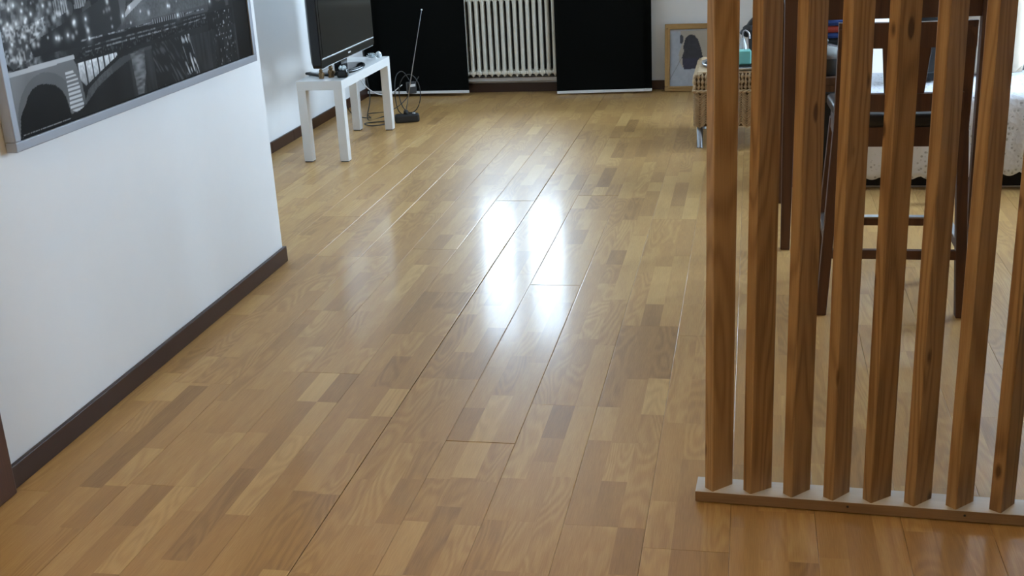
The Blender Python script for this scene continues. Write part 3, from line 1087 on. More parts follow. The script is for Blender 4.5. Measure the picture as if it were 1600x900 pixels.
def lotus(bm):
    for lay, (n, tilt, ln, wd) in enumerate(((8, 1.05, 0.042, 0.018), (8, 0.65, 0.040, 0.017), (6, 0.30, 0.036, 0.014))):
        for k in range(n):
            a = 2 * PI * (k + 0.5 * lay) / n
            b = bmesh.new()
            base = Vector((0, 0, 0.006))
            dr = Vector((math.cos(a) * math.sin(tilt), math.sin(a) * math.sin(tilt), math.cos(tilt)))
            sd = Vector((-math.sin(a), math.cos(a), 0))
            nn = dr.cross(sd)
            p = [base, base + dr * ln * 0.5 + sd * wd / 2, base + dr * ln, base + dr * ln * 0.5 - sd * wd / 2, base + dr * ln * 0.5 + nn * 0.005, base + dr * ln * 0.5 - nn * 0.005]
            v = [b.verts.new(q) for q in p]
            for i, j in ((0, 1), (1, 2), (2, 3), (3, 0)):
                b.faces.new((v[i], v[j], v[4]))
                b.faces.new((v[j], v[i], v[5]))
            merge(bm, b)


o = part('crystal_lotus', M['crystal'], None, lotus)
o.location = (-2.245, 6.80, TT + 0.001)
tag(o, 'clear crystal lotus ornament at the far end of the bench', 'ornament')
o = part('crystal_block', M['crystal'], None, lathe, [(0, 0), (0.015, 0), (0.022, 0.012), (0.016, 0.028), (0.007, 0.036), (0, 0.038)], 6)
o.location = (-2.225, 6.875, TT + 0.001)
tag(o, 'faceted clear crystal by the far corner of the bench', 'ornament')
t = thing('black_ornament', 'small black box ornament with clear crystals in front of the television foot', 'ornament', (-2.205, 6.150, TT), 0.2)
part('body', M['black_gloss'], t, box, (-0.03, -0.035, 0.0), (0.03, 0.035, 0.040), 0.010, 3)
for k in range(5):
    a = 2 * PI * k / 5
    part('crystal', M['crystal'], t, lathe, [(0, 0.040), (0.007, 0.043), (0.009, 0.052), (0.004, 0.062), (0, 0.064)], 6, (0.014 * math.cos(a), 0.016 * math.sin(a), 0))
t = thing('remote_control', 'slim black remote control lying near the bench end', 'remote', (-2.395, 6.22, TT), 0.9)
part('body', M['black_matt'], t, box, (-0.019, -0.075, 0), (0.019, 0.075, 0.014), 0.004)
for k in range(5):
    part('button', M['mark'], t, box, (-0.008, -0.055 + k * 0.02, 0.0138), (0.008, -0.045 + k * 0.02, 0.0155), 0.001)

# ------------------------------------------------------------------ indoor antenna and cables
ant = thing('indoor_antenna', 'black indoor aerial with telescopic rod and wire loop on the floor', 'antenna', (-2.155, 7.135, 0), 0.35)


def ant_base(bm):
    box(bm, (-0.078, -0.035, 0), (0.078, 0.035, 0.052), 0.012, 3)


part('base', M['black_matt'], ant, ant_base)
part('rod_socket', M['black_matt'], ant, lathe, [(0, 0.05), (0.016, 0.05), (0.014, 0.075), (0, 0.08)], 16, (-0.005, 0, 0))
part('rod', M['steel'], ant, tube, [(-0.005, 0, 0.06), (0.055, -0.02, 0.33), (0.112, -0.04, 0.58), (0.14, -0.05, 0.70)], [0.0030, 0.0025, 0.0018, 0.0013])
part('rod_tip', M['alu'], ant, lathe, [(0, -0.005), (0.005, -0.003), (0.005, 0.004), (0, 0.006)], 10, (0.14, -0.05, 0.70))
cpts = [(0.03 + 0.068 * math.cos(a), 0.012, 0.178 + 0.122 * math.sin(a)) for a in np.linspace(0, 2 * PI, 36, endpoint=False)]
part('loop', M['black_matt'], ant, tube, cpts, 0.0032, 8, True)
part('dial', M['alu'], ant, lathe, [(0, 0), (0.012, 0), (0.010, 0.008), (0, 0.008)], 16, (0.045, -0.008, 0.0515))


def wiggle(pts, n=10):
    """Catmull-Rom through pts"""
    P = [Vector(p) for p in pts]
    P = [P[0] * 2 - P[1]] + P + [P[-1] * 2 - P[-2]]
    out = []
    for i in range(1, len(P) - 2):
        for k in range(n):
            t = k / n
            a, b, c, d = P[i - 1:i + 3]
            out.append(0.5 * (2 * b + (c - a) * t + (2 * a - 5 * b + 4 * c - d) * t * t + (3 * b - a - 3 * c + d) * t ** 3))
    out.append(P[-2])
    return out


o = part('aerial_cable', M['black_matt'], None, tube, wiggle([(-2.55, 7.55, 0.30), (-2.48, 7.40, 0.12), (-2.44, 7.20, 0.006), (-2.36, 7.30, 0.005), (-2.30, 7.16, 0.005), (-2.42, 7.08, 0.005), (-2.35, 7.00, 0.005), (-2.27, 7.06, 0.005), (-2.245, 7.10, 0.012)]), 0.0035)
tag(o, 'black aerial cable coiled on the floor behind the bench leg', 'cable')
o = part('power_cable', M['black_matt'], None, tube, wiggle([(-2.40, 6.55, 0.39), (-2.45, 6.80, 0.22), (-2.47, 7.00, 0.08), (-2.43, 7.22, 0.012), (-2.50, 7.40, 0.005), (-2.38, 7.50, 0.005), (-2.30, 7.62, 0.06), (-2.22, 7.70, 0.20)]), 0.0032)
tag(o, 'black mains cable hanging behind the bench top', 'cable')
o = part('white_cable', M['cable_white'], None, tube, wiggle([(-2.42, 6.955, 0.385), (-2.38, 7.00, 0.27), (-2.33, 7.10, 0.19), (-2.28, 7.22, 0.17), (-2.24, 7.36, 0.20)]), 0.003)
tag(o, 'thin white cable slanting down behind the bench', 'cable')
t = thing('power_adapter', 'small black adapter with white label hanging in the cables behind the bench', 'adapter', (-2.16, 7.30, 0.155), 0.6)
part('body', M['black_matt'], t, box, (-0.03, -0.02, 0), (0.03, 0.02, 0.075), 0.006)
part('label_plate', M['mark'], t, box, (-0.018, -0.0208, 0.045), (0.022, -0.0198, 0.062))
part('lead', M['black_matt'], t, tube, wiggle([(0.0, 0.0, 0.07), (-0.04, 0.03, 0.14), (-0.09, 0.02, 0.12), (-0.12, -0.02, 0.02), (-0.10, 0.0, -0.10), (-0.04, 0.01, -0.150)]), 0.003)

# ------------------------------------------------------------------ radiator
rad = thing('radiator', 'cream cast-iron column radiator under the window', 'radiator', (-1.65, 8.12, 0))


def rad_section(bm):
    # front and rear columns with pointed feet and shared heads
    for yy, k in ((-0.030, 1.0), (0.034, 0.55)):
        b = bmesh.new()
        prof = [(0.0005, 0.122), (0.008, 0.132), (0.0145, 0.145), (0.0145, 0.165), (0.0125, 0.19), (0.0125, 0.62), (0.0145, 0.645), (0.0145, 0.675), (0.010, 0.692), (0.0005, 0.698)]
        lathe(b, prof, 10, (0, yy, 0), k, 0.9 * k)
        merge(bm, b)
    box(bm, (-0.0225, -0.042, 0.140), (0.0225, 0.042, 0.166), 0.007)
    box(bm, (-0.0225, -0.042, 0.648), (0.0225, 0.042, 0.676), 0.007)


sec = part('section', M['radiator'], rad, rad_section)
x0s = -1.9301 + 1.65 - 2 * 0.04535
for i in range(18):
    s = sec if i == 0 else sec.copy()
    if i:
        C.objects.link(s)
        s.parent = rad
    s.location = (x0s + i * 0.04535, 0, 0)
for zz in (0.153, 0.662):
    bm = bmesh.new()
    tube(bm, [(x0s - 0.03, 0, zz), (x0s + 18 * 0.04535, 0, zz)], 0.012)
    obj('header_pipe', bm, M['radiator'], rad)
for xx in (-0.30, 0.30):
    part('wall_bracket', M['radiator'], rad, box, (xx - 0.01, 0.03, 0.30), (xx + 0.01, 0.08, 0.33))
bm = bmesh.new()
box(bm, (-2.06, Y_FAR - 0.012, 0.118), (-1.24, Y_FAR, 0.72), 0.001)  # added board that darkens the radiator gaps in place of real shade
struct('added_shade_board', bm, M['gap_shade'], 'dark board added behind the radiator columns as painted shade in the gaps')
bm = bmesh.new()
box(bm, (-2.06, Y_FAR - 0.075, 0.088), (-1.24, Y_FAR, 0.112), 0.002)
struct('trim_1', bm, M['grey_ledge'], 'narrow pale grey ledge on the wall below the radiator')

# ------------------------------------------------------------------ black panel curtains


def panel(name_label, x0, x1, y, z0, dz=0.0):
    t = thing('panel_curtain', name_label, 'curtain', ((x0 + x1) / 2, y, z0), 0, 'black panel curtains at the far window')
    w = x1 - x0

    def cloth(bm):
        n, m = 10, 8
        for s, off in ((0, 0.0), (1, 0.003)):
            g = [[bm.verts.new((-w / 2 + w * i / n, off + 0.003 * math.sin(i * 0.9) * (j / m) * (1 - j / m), 0.018 + (2.42 - z0 - 0.018) * j / m + (dz * (i / n - 0.5) if j == 0 else 0))) for i in range(n + 1)] for j in range(m + 1)]
            for j in range(m):
                for i in range(n):
                    f = (g[j][i], g[j][i + 1], g[j + 1][i + 1], g[j + 1][i])
                    bm.faces.new(f if s == 0 else f[::-1])
    part('fabric', M['fabric_black'], t, cloth)
    bar = part('bottom_bar', M['alu_white'], t, box, (-w / 2, -0.006, 0.0), (w / 2, 0.009, 0.019), 0.002)
    bar.rotation_euler = (0, -math.atan2(dz, w), 0)
    part('carrier', M['alu_white'], t, box, (-w / 2, -0.004, 2.40 - z0), (w / 2, 0.008, 2.44 - z0), 0.002)
    return t


panel('black fabric panel curtain left of the radiator, front layer', -2.590, -1.957, 8.045, 0.022)
panel('black fabric panel curtain at the far left, behind the television', -2.715, -2.40, 8.062, 0.024)
panel('wide black fabric panel curtain right of the radiator', -1.325, -0.715, 8.045, 0.010, 0.008)
panel('narrow edge of the rear black panel curtain next to the gold-framed picture', -0.90, -0.665, 8.062, 0.012)
bm = bmesh.new()
box(bm, (-2.72, 8.03, 2.44), (-0.62, 8.08, 2.47), 0.003)
struct('trim_2', bm, M['alu_white'], 'curtain rail above the panels')

# ------------------------------------------------------------------ small gold framed painting leaning on the far wall
gp = thing('gold_framed_painting', 'gold-framed painting of a dark hooded shape leaning on the far wall', 'painting', (-0.345, 8.085, 0.002))
gp.rotation_euler = (-0.16, 0, 0)
GW, GH, gf = 0.47, 0.455, 0.032


def gold_frame(bm):
    for (a, b, c, d) in ((-GW / 2, GW / 2, 0, gf), (-GW / 2, GW / 2, GH - gf, GH), (-GW / 2, -GW / 2 + gf, gf, GH - gf), (GW / 2 - gf, GW / 2, gf, GH - gf)):
        box(bm, (a, -0.012, c), (b, 0.006, d), 0.004)
    r = gf * 0.66
    for (a, b, c, d) in ((-GW / 2 + r, GW / 2 - r, r, gf + 0.004), (-GW / 2 + r, GW / 2 - r, GH - gf - 0.004, GH - r), (-GW / 2 + r, -GW / 2 + gf + 0.004, gf, GH - gf), (GW / 2 - gf - 0.004, GW / 2 - r, gf, GH - gf)):
        box(bm, (a, -0.017, c), (b, -0.004, d), 0.002)


part('frame', M['gold'], gp, gold_frame)
HOOD = [(0.100, 0.115), (0.090, 0.15), (0.086, 0.20), (0.098, 0.235), (0.094, 0.27), (0.108, 0.325), (0.138, 0.352), (0.168, 0.345), (0.192, 0.318), (0.212, 0.26), (0.226, 0.20), (0.228, 0.155), (0.210, 0.128), (0.165, 0.120), (0.13, 0.117)]
SHOU = [(0.070, 0.295), (0.072, 0.345), (0.082, 0.35), (0.092, 0.34), (0.092, 0.30), (0.082, 0.288)]


def paint_hood(U, W):
    n = vnoise(U * 60, W * 60, 31)
    n2 = vnoise(U * 14, W * 14, 32)
    bgc = np.stack([0.40 + 0.05 * n2, 0.355 + 0.05 * n2, 0.29 + 0.05 * n2], -1)
    blue = np.stack([0.36 + 0.06 * n, 0.39 + 0.06 * n, 0.44 + 0.06 * n], -1)
    sel = (U < 0.055 + 0.03 * n2) | (W < 0.10 + 0.05 * n2)
    sel |= (U + 0.55 * W < 0.16)
    sel |= W > 0.375
    col = np.where(sel[..., None], blue, bgc)
    ln = np.abs((U - 0.02) - (W - 0.08) * 0.55) < 0.0022
    col = np.where((ln & (W < 0.22) & (U < 0.1))[..., None], 0.22, col)
    d = np.stack([0.026 + 0.012 * n, 0.027 + 0.012 * n, 0.036 + 0.016 * n + 0.02 * (W < 0.19)], -1)
    col = np.where(inside(HOOD, U, W)[..., None], d, col)
    col = np.where(inside(SHOU, U, W)[..., None], d + 0.02, col)
    return col


M['paint'] = vcol_mat('oil_paint', 0.6)
grid_print('canvas', M['paint'], gp, 90, np.linspace(0, GH - 2 * gf, 90), GW - 2 * gf, paint_hood, (1, 1, 1),
           lambda U, W: np.stack([U - GW / 2 + gf, np.full(U.shape, -0.003), W + gf], -1))

# ------------------------------------------------------------------ woven footstool table
OX0, OX1, OY0, OY1, OZ0, OZ1 = -0.300, 0.270, 6.300, 6.870, 0.115, 0.415
ott = thing('woven_coffee_table', 'square woven water-hyacinth coffee table on short steel legs behind the slats', 'coffee table', ((OX0 + OX1) / 2, (OY0 + OY1) / 2, 0))
HW = (OX1 - OX0) / 2
part('core', M['wicker_core'], ott, box, (-HW + 0.012, -HW + 0.012, OZ0 + 0.004), (HW - 0.012, HW - 0.012, OZ1 - 0.012), 0.015)


def leafpiece(bm, c, along, nrm, ln, wd, th):
    """a short bulging strand, diamond in plan"""
    c, al, nr = Vector(c), Vector(along).normalized(), Vector(nrm)
    sd = nr.cross(al).normalized()
    v = [bm.verts.new(q) for q in (c - al * ln / 2, c + sd * wd / 2, c + al * ln / 2, c - sd * wd / 2,
                                   c + al * ln * 0.22 + nr * th, c - al * ln * 0.22 + nr * th)]
    for f in ((0, 1, 5), (1, 4, 5), (1, 2, 4), (2, 3, 4), (3, 5, 4), (3, 0, 5)):
        bm.faces.new([v[i] for i in f]).smooth = True


def weave(bm):
    rw = random.Random(3)
    for (nx, ny) in ((0, -1), (0, 1), (-1, 0), (1, 0)):
        n = Vector((nx, ny, 0))
        tdir = Vector((-ny, nx, 0))
        ncol = 18
        st = (2 * HW - 0.01) / ncol
        # lower herringbone
        for i in range(ncol):
            u = -HW + 0.005 + st * (i + 0.5)
            sgn = 1 if i % 2 else -1
            nrw = 14
            for j in range(nrw):
                z = OZ0 + 0.008 + (0.305 - OZ0 - 0.01) * (j + 0.5) / nrw
                c = n * (HW - 0.012) + tdir * u + Vector((0, 0, z + rw.uniform(-0.001, 0.001)))
                leafpiece(bm, c, tdir * 0.9 + Vector((0, 0, 0.80 * sgn)), n, 0.060, 0.0150, 0.010 + rw.uniform(0, 0.003))
        # upper band: strands wrapped over the rounded rim
        nb = 30
        sb = 2 * HW / nb
        for i in range(nb):
            u = -HW + sb * (i + 0.5)
            for k, (z, out, up) in enumerate(((0.333, -0.008, 0.0), (0.362, -0.004, 0.05), (0.390, -0.010, 0.35), (0.397, -0.030, 0.9))):
                c = n * (HW + out - 0.004) + tdir * (u + rw.uniform(-0.002, 0.002)) + Vector((0, 0, z))
                nn = (n + Vector((0, 0, up))).normalized()
                al = (Vector((0, 0, 1)) - n * up + tdir * rw.uniform(-0.25, 0.25))
                leafpiece(bm, c, al, nn, 0.044, 0.019, 0.012 + rw.uniform(0, 0.004))


o = part('weave', M['wicker'], ott, weave)
o['kind'] = 'stuff'


def rim(bm):
    for (nx, ny) in ((0, -1), (0, 1), (-1, 0), (1, 0)):
        n = Vector((nx, ny, 0))
        tdir = Vector((-ny, nx, 0))
        for ph in (0, PI):
            pts = [n * (HW - 0.002 + 0.004 * math.cos(ph + k * 0.8)) + tdir * (-HW + 2 * HW * k / 80) + Vector((0, 0, 0.312 + 0.005 * math.sin(ph + k * 0.8))) for k in range(81)]
            tube(bm, pts, 0.006, 6)


part('braided_seam', M['wicker'], ott, rim)
part('woven_top', M['wicker'], ott, box, (-HW + 0.02, -HW + 0.02, OZ1 - 0.012), (HW - 0.02, HW - 0.02, OZ1), 0.006)
for sx in (-1, 1):
    for sy in (-1, 1):
        part('leg', M['steel'], ott, lathe, [(0, 0), (0.017, 0), (0.017, 0.006), (0.016, 0.007), (0.016, 0.125), (0, 0.125)], 20, (sx * (HW - 0.035), sy * (HW - 0.035), 0))

tray = thing('tray', 'dark round tray with a pale rim on the woven coffee table', 'tray', (-0.02, 6.56, OZ1 + 0.002))
part('plate', M['black_gloss'], tray, lathe, [(0, 0.002), (0.235, 0.002), (0.235, 0.008), (0, 0.008)], 48)
part('rim', M['steel'], tray, lathe, [(0.232, 0.001), (0.243, 0.001), (0.246, 0.016), (0.238, 0.016), (0.232, 0.008)], 48)
TZ = OZ1 + 0.011
t = thing('turquoise_candle', 'turquoise square candle standing on the dark tray', 'candle', (-0.035, 6.50, TZ), 0.1)
part('body', M['turquoise'], t, box, (-0.034, -0.034, 0), (0.034, 0.034, 0.075), 0.006)
part('wick', M['black_matt'], t, tube, [(0, 0, 0.074), (0.001, 0, 0.088)], 0.0012, 6)
t = thing('glass_bottle', 'small clear bottle with a bent spout behind the turquoise candle', 'bottle', (-0.045, 6.60, TZ))
part('body', M['crystal'], t, lathe, [(0, 0), (0.022, 0), (0.024, 0.01), (0.024, 0.085), (0.012, 0.11), (0.010, 0.125), (0, 0.126)], 20)
part('spout', M['steel'], t, tube, wiggle([(0, 0, 0.12), (0, 0, 0.15), (0.012, -0.002, 0.165), (0.032, -0.004, 0.15), (0.036, -0.004, 0.12)]), 0.005)
t = thing('black_bird_ornament', 'tall black ornament with a rounded head on the dark tray', 'ornament', (0.014, 6.66, TZ))
part('stem', M['black_matt'], t, lathe, [(0, 0), (0.040, 0), (0.038, 0.012), (0.026, 0.05), (0.030, 0.11), (0.036, 0.15), (0.030, 0.18), (0, 0.19)], 20)
part('head', M['black_matt'], t, tube, wiggle([(0.02, 0, 0.15), (-0.015, 0, 0.165), (-0.045, 0, 0.15), (-0.058, 0, 0.13)]), [0.03] * 10 + [0.032] * 10 + [0.026] * 10 + [0.012])
part('crest', M['black_matt'], t, tube, wiggle([(-0.03, 0, 0.165), (-0.01, 0, 0.20), (0.02, 0, 0.225), (0.05, 0, 0.23)]), 0.02)

# ------------------------------------------------------------------ bar stool
st = thing('bar_stool', 'dark brown wooden bar stool with black leather seat and slatted back', 'stool', (0.467, 3.98, 0))
DW = M['darkwood']
YR, YF = -0.175, 0.19                      # rear (towards the viewer) and front


def leg_pair(y0, y1, xt, xb, zt, name):
    for sg in (-1, 1):
        bm = bmesh.new()
        beam(bm, (sg * xb, y0, 0.0), (sg * xt, y1, zt), 0.034, 0.036, 0.040, 0.036, (1, 0, 0), 0.003)
        obj(name, bm, DW, st)


leg_pair(YF + 0.01, YF - 0.03, 0.175, 0.215, 0.60, 'leg')
for sg in (-1, 1):
    bm = bmesh.new()
    beam(bm, (sg * 0.222, YR - 0.012, 0.0), (sg * 0.188, YR + 0.012, 0.62), 0.034, 0.04, 0.036, 0.036, (1, 0, 0), 0.003)
    obj('leg', bm, DW, st)
    bm = bmesh.new()
    beam(bm, (sg * 0.188, YR + 0.012, 0.61), (sg * 0.186, YR - 0.03, 0.945), 0.034, 0.034, 0.034, 0.026, (1, 0, 0), 0.003)
    obj('back_post', bm, DW, st)


def rail(bm, z0, z1, x0, x1, bow=0.02, th=0.024):
    n = 12
    rows = []
    for i in range(n + 1):
        t = i / n
        x = x0 + (x1 - x0) * t
        yb = YR - 0.026 - bow * (1 - (2 * t - 1) ** 2)
        rows.append([bm.verts.new((x, yb - th / 2, z0)), bm.verts.new((x, yb + th / 2, z0)), bm.verts.new((x, yb + th / 2, z1)), bm.verts.new((x, yb - th / 2, z1))])
    for A, B in zip(rows, rows[1:]):
        for q in range(4):
            bm.faces.new((A[q], A[(q + 1) % 4], B[(q + 1) % 4], B[q]))
    bm.faces.new(rows[0][::-1])
    bm.faces.new(rows[-1])


part('top_rail', DW, st, rail, 0.885, 0.962, -0.203, 0.203)
part('lower_back_rail', DW, st, rail, 0.690, 0.745, -0.178, 0.178)
for i, (xa, xb) in enumerate(((-0.115, -0.14), (-0.04, -0.05), (0.04, 0.05), (0.115, 0.14))):
    bm = bmesh.new()
    beam(bm, (xa, YR - 0.035, 0.73), (xb, YR - 0.042, 0.90), 0.036, 0.014, 0.046, 0.014, (1, 0, 0), 0.002)
    obj('back_splat', bm, DW, st)
for y in (YR + 0.02, YF - 0.03):
    part('seat_rail', DW, st, box, (-0.18, y - 0.011, 0.565), (0.18, y + 0.011, 0.628), 0.002)
for sg in (-1, 1):
    part('seat_rail', DW, st, box, (sg * 0.182 - 0.011, YR + 0.02, 0.565), (sg * 0.182 + 0.011, YF - 0.03, 0.628), 0.002)


def cushion(bm):
    b = bmesh.new()
    pts = [(-0.185, YR + 0.0), (0.185, YR + 0.0), (0.205, YF + 0.03), (-0.205, YF + 0.03)]
    lo = [b.verts.new((x, y, 0.628)) for x, y in pts]
    hi = [b.verts.new((x, y, 0.672)) for x, y in pts]
    b.faces.new(lo[::-1])
    b.faces.new(hi)
    for q in range(4):
        b.faces.new((lo[q], lo[(q + 1) % 4], hi[(q + 1) % 4], hi[q]))
    bmesh.ops.bevel(b, geom=list(b.edges), offset=0.014, segments=3, profile=0.5, affect='EDGES')
    for f in b.faces:
        f.smooth = True
    merge(bm, b)


part('seat_cushion', M['leather'], st, cushion)['label'] = 'black leather seat cushion'
part('stretcher', DW, st, box, (-0.21, YR - 0.016, 0.195), (0.21, YR + 0.006, 0.226), 0.002)
fr = part('footrest', DW, st, box, (-0.205, YF - 0.005, 0.200), (0.205, YF + 0.02, 0.228), 0.002)
part('footrest_plate', M['steel'], fr, box, (-0.195, YF - 0.008, 0.228), (0.195, YF + 0.023, 0.233), 0.001)
for sg in (-1, 1):
    sr = part('side_stretcher', DW, st, box, (sg * 0.207 - 0.010, YR + 0.006, 0.220), (sg * 0.207 + 0.010, YF - 0.005, 0.250), 0.002)
    part('stretcher_plate', M['steel'], sr, box, (sg * 0.207 - 0.011, YR + 0.03, 0.250), (sg * 0.207 + 0.011, YF - 0.02, 0.254), 0.001)

# ------------------------------------------------------------------ bar table behind the stool
tb = thing('bar_table', 'tall dark brown wooden table beyond the stool, top out of view', 'table', (0.49, 4.86, 0))
for sx in (-1, 1):
    for sy in (-1, 1):
        bm = bmesh.new()
        beam(bm, (sx * 0.345, sy * 0.345, 0), (sx * 0.345, sy * 0.345, 0.98), 0.036, 0.036, 0.052, 0.052, (1, 0, 0), 0.003)
        obj('leg', bm, DW, tb)
for sy in (-1, 1):
    part('apron', DW, tb, box, (-0.32, sy * 0.345 - 0.012, 0.885), (0.32, sy * 0.345 + 0.012, 0.98), 0.002)
for sx in (-1, 1):
    part('apron', DW, tb, box, (sx * 0.345 - 0.012, -0.32, 0.885), (sx * 0.345 + 0.012, 0.32, 0.98), 0.002)
part('table_top', DW, tb, box, (-0.40, -0.40, 0.98), (0.40, 0.40, 1.01), 0.004)

# ------------------------------------------------------------------ sofa with white lace throw
so = thing('sofa', 'low black-based sofa draped in white behind the stool and slats', 'sofa', (1.50, 5.90, 0))
SX0, SX1, SY0, SY1 = 0.50, 2.50, 5.46, 6.30
part('plinth', M['sofa'], so, box, (SX0 - 1.5, SY0 - 5.9 + 0.01, 0.0), (SX1 - 1.5, SY1 - 5.9, 0.30), 0.01)
part('kick_strip', M['steel'], so, box, (SX0 - 1.5, SY0 - 5.9 + 0.002, 0.004), (SX1 - 1.5, SY0 - 5.9 + 0.010, 0.012))
part('seat', M['sofa'], so, box, (SX0 - 1.5, SY0 - 5.9 + 0.01, 0.30), (SX1 - 1.5, SY1 - 5.9 - 0.2, 0.425), 0.03, 3)
part('backrest', M['cover'], so, box, (SX0 - 1.5 + 0.30, SY1 - 5.9 - 0.22, 0.425), (SX1 - 1.5, SY1 - 5.9, 0.98), 0.05, 4)


def throw(bm):
    """lace cover: lies on the seat and hangs over the front edge to a scalloped hem"""
    n = 150
    x0, x1 = SX0 + 0.02, SX1 - 0.01
    prof = [(SY1 - 0.24, 0.432), (5.75, 0.431), (5.52, 0.430), (SY0 + 0.01, 0.424), (SY0 - 0.006, 0.400), (SY0 - 0.010, 0.30), (SY0 - 0.012, 0.20), (SY0 - 0.014, 0.12)]
    cols = []
    for i in range(n + 1):
        t = i / n
        x = x0 + (x1 - x0) * t
        sc = abs(math.sin(x * PI / 0.085))
        big = 0.5 + 0.5 * math.sin(x * 6.2 + 0.8)
        hem = 0.062 - 0.020 * sc + 0.022 * big
        fold = 0.006 * math.sin(x * 37) + 0.004 * math.sin(x * 71 + 1)
        col = [bm.verts.new((x, y + (fold * min(1, max(0, (0.42 - z) * 4)) - 0.006 * min(1, max(0, (0.42 - z) * 4))), z)) for y, z in prof]
        col.append(bm.verts.new((x, SY0 - 0.018 + fold, hem + 0.03)))
        col.append(bm.verts.new((x, SY0 - 0.020 + fold, hem)))
        cols.append(col)
    for A, B in zip(cols, cols[1:]):
        for k in range(len(A) - 1):
            f = bm.faces.new((A[k], B[k], B[k + 1], A[k + 1]))
            f.smooth = True


o = part('lace_throw', M['lace'], None, throw)
tag(o, 'white lace throw with scalloped hem hanging over the sofa front', 'throw')
sm_ = o.modifiers.new('thick', 'SOLIDIFY')
sm_.thickness = 0.003
sm_.offset = 1.0

# things on and beside the sofa, glimpsed between the slats
t = thing('backpack', 'black backpack sitting on the white sofa seat', 'bag', (0.80, 5.80, 0.436), 0.2)


def bag(bm):
    b = bmesh.new()
    bmesh.ops.create_uvsphere(b, u_segments=20, v_segments=14, radius=1.0)
    for v in b.verts:
        c = v.co
        k = lambda q, p: math.copysign(abs(q) ** p, q)
        v.co = Vector((k(c.x, 0.6) * 0.13, k(c.y, 0.6) * 0.085, k(c.z, 0.6) * 0.20 + 0.20))
    for f in b.faces:
        f.smooth = True
    merge(bm, b)


part('body', M['sofa'], t, bag)
part('front_pocket', M['black_matt'], t, box, (-0.09, -0.10, 0.05), (0.09, -0.075, 0.20), 0.012, 3)
part('strap', M['black_matt'], t, tube, wiggle([(-0.05, 0, 0.39), (-0.03, 0, 0.44), (0.03, 0, 0.44), (0.05, 0, 0.39)]), 0.009)
t = thing('cushion', 'beige cushion propped on the sofa next to the black backpack', 'cushion', (1.08, 5.94, 0.436), 0)


def pillow(bm, w=0.2, h=0.2, d=0.06):
    b = bmesh.new()
    n = 12
    for s in (-1, 1):
        g = []
        for j in range(n + 1):
            row = []
            for i in range(n + 1):
                u, v = 2 * i / n - 1, 2 * j / n - 1
                bul = ((1 - u ** 4) * (1 - v ** 4)) ** 0.6
                row.append(b.verts.new((u * w * (1 - 0.06 * v * v), s * d * bul, h + v * h * (1 - 0.06 * u * u))))
            g.append(row)
        for j in range(n):
            for i in range(n):
                f = (g[j][i], g[j][i + 1], g[j + 1][i + 1], g[j + 1][i])
                ff = b.faces.new(f if s < 0 else f[::-1])
                ff.smooth = True
    bmesh.ops.remove_doubles(b, verts=list(b.verts), dist=1e-5)
    merge(bm, b)


part('cover', M['beige'], t, pillow)
part('piping', M['beige'], t, tube, [(0.19 * math.copysign(abs(math.cos(a)) ** 0.25, math.cos(a)), 0, 0.2 + 0.19 * math.copysign(abs(math.sin(a)) ** 0.25, math.sin(a))) for a in np.linspace(0.02, 2 * PI + 0.02, 48, endpoint=False)], 0.004, 6, True)

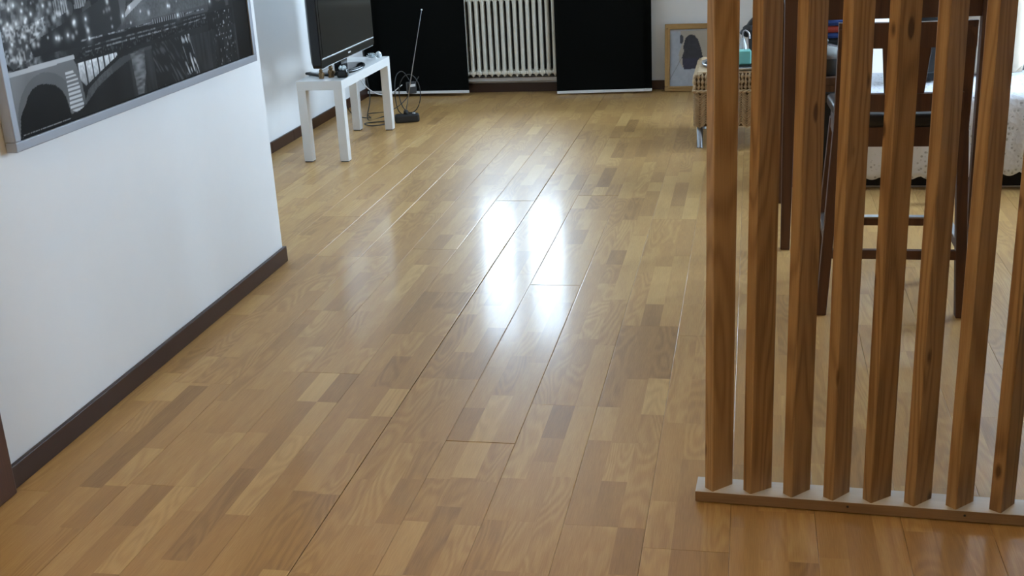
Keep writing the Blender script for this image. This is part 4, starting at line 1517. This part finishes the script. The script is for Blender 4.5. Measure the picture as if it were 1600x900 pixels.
t = thing('side_table', 'low dark brown wooden side table between coffee table and sofa', 'side table', (0.28, 5.62, 0))
part('table_top', DW, t, box, (-0.20, -0.20, 0.485), (0.20, 0.20, 0.522), 0.004)
for sx in (-1, 1):
    for sy in (-1, 1):
        part('leg', DW, t, box, (sx * 0.175 - 0.018, sy * 0.175 - 0.018, 0), (sx * 0.175 + 0.018, sy * 0.175 + 0.018, 0.485), 0.002)
part('apron', DW, t, box, (-0.16, -0.190, 0.455), (0.16, -0.165, 0.485), 0.001)
t = thing('storage_box', 'black storage box under the brown side table', 'box', (0.28, 5.62, 0))
part('body', M['sofa'], t, box, (-0.145, -0.145, 0.0), (0.145, 0.145, 0.40), 0.006)
part('lid', M['black_matt'], t, box, (-0.152, -0.152, 0.40), (0.152, 0.152, 0.44), 0.006)
t = thing('cooking_pot', 'dark round pot with grey lid on the brown side table', 'pot', (0.33, 5.54, 0.522))
part('body', M['black_matt'], t, lathe, [(0, 0), (0.085, 0), (0.098, 0.012), (0.10, 0.075), (0.10, 0.08), (0, 0.08)], 32)
part('lid', M['grey_pot'], t, lathe, [(0.103, 0.08), (0.101, 0.09), (0.075, 0.118), (0.03, 0.132), (0, 0.134)], 32)
part('knob', M['black_matt'], t, lathe, [(0, 0.132), (0.010, 0.133), (0.016, 0.15), (0.010, 0.158), (0, 0.159)], 16)
# folded textiles stacked behind the pot
stack = [('black folded textile at the bottom of the pile behind the pot', 'sofa', 0.522, 0.14),
         ('lower blue folded towel in the pile behind the pot', 'blue', 0.663, 0.024),
         ('red folded towel between two blue ones behind the pot', 'red', 0.688, 0.030),
         ('upper blue folded towel in the pile behind the pot', 'blue', 0.719, 0.030),
         ('pink folded towel on top of the pile behind the pot', 'pink', 0.750, 0.014)]
for lab, mt, z, h in stack:
    o = part('folded_towel', M[mt], None, box, (0.11, 5.66, z), (0.44 - 0.05 * (mt == 'pink'), 5.815, z + h), min(0.016, h * 0.45), 3)
    tag(rebase(o), lab, 'towel', 'folded towels on the side table')

# ------------------------------------------------------------------ hall ceiling lamp behind the viewer
def lamp_glow():
    m, nt, p, N, L = new_mat('warm_lamp_glass')
    p.inputs['Base Color'].default_value = (0.9, 0.85, 0.75, 1)
    p.inputs['Emission Color'].default_value = (1.0, 0.77, 0.45, 1)
    p.inputs['Emission Strength'].default_value = 55.0
    return m


lamp = thing('ceiling_lamp', 'round warm ceiling lamp in the hall behind the viewer', 'lamp', (-1.25, -0.10, Z_CEIL - 0.30))
part('canopy', M['alu_white'], lamp, lathe, [(0, 0.30), (0.05, 0.30), (0.045, 0.275), (0, 0.27)], 24)
part('stem', M['steel'], lamp, tube, [(0, 0, 0.275), (0, 0, 0.24)], 0.008)
part('globe', lamp_glow(), lamp, lathe, [(0, 0.25), (0.05, 0.245), (0.10, 0.21), (0.13, 0.13), (0.10, 0.045), (0.05, 0.008), (0, 0)], 32)
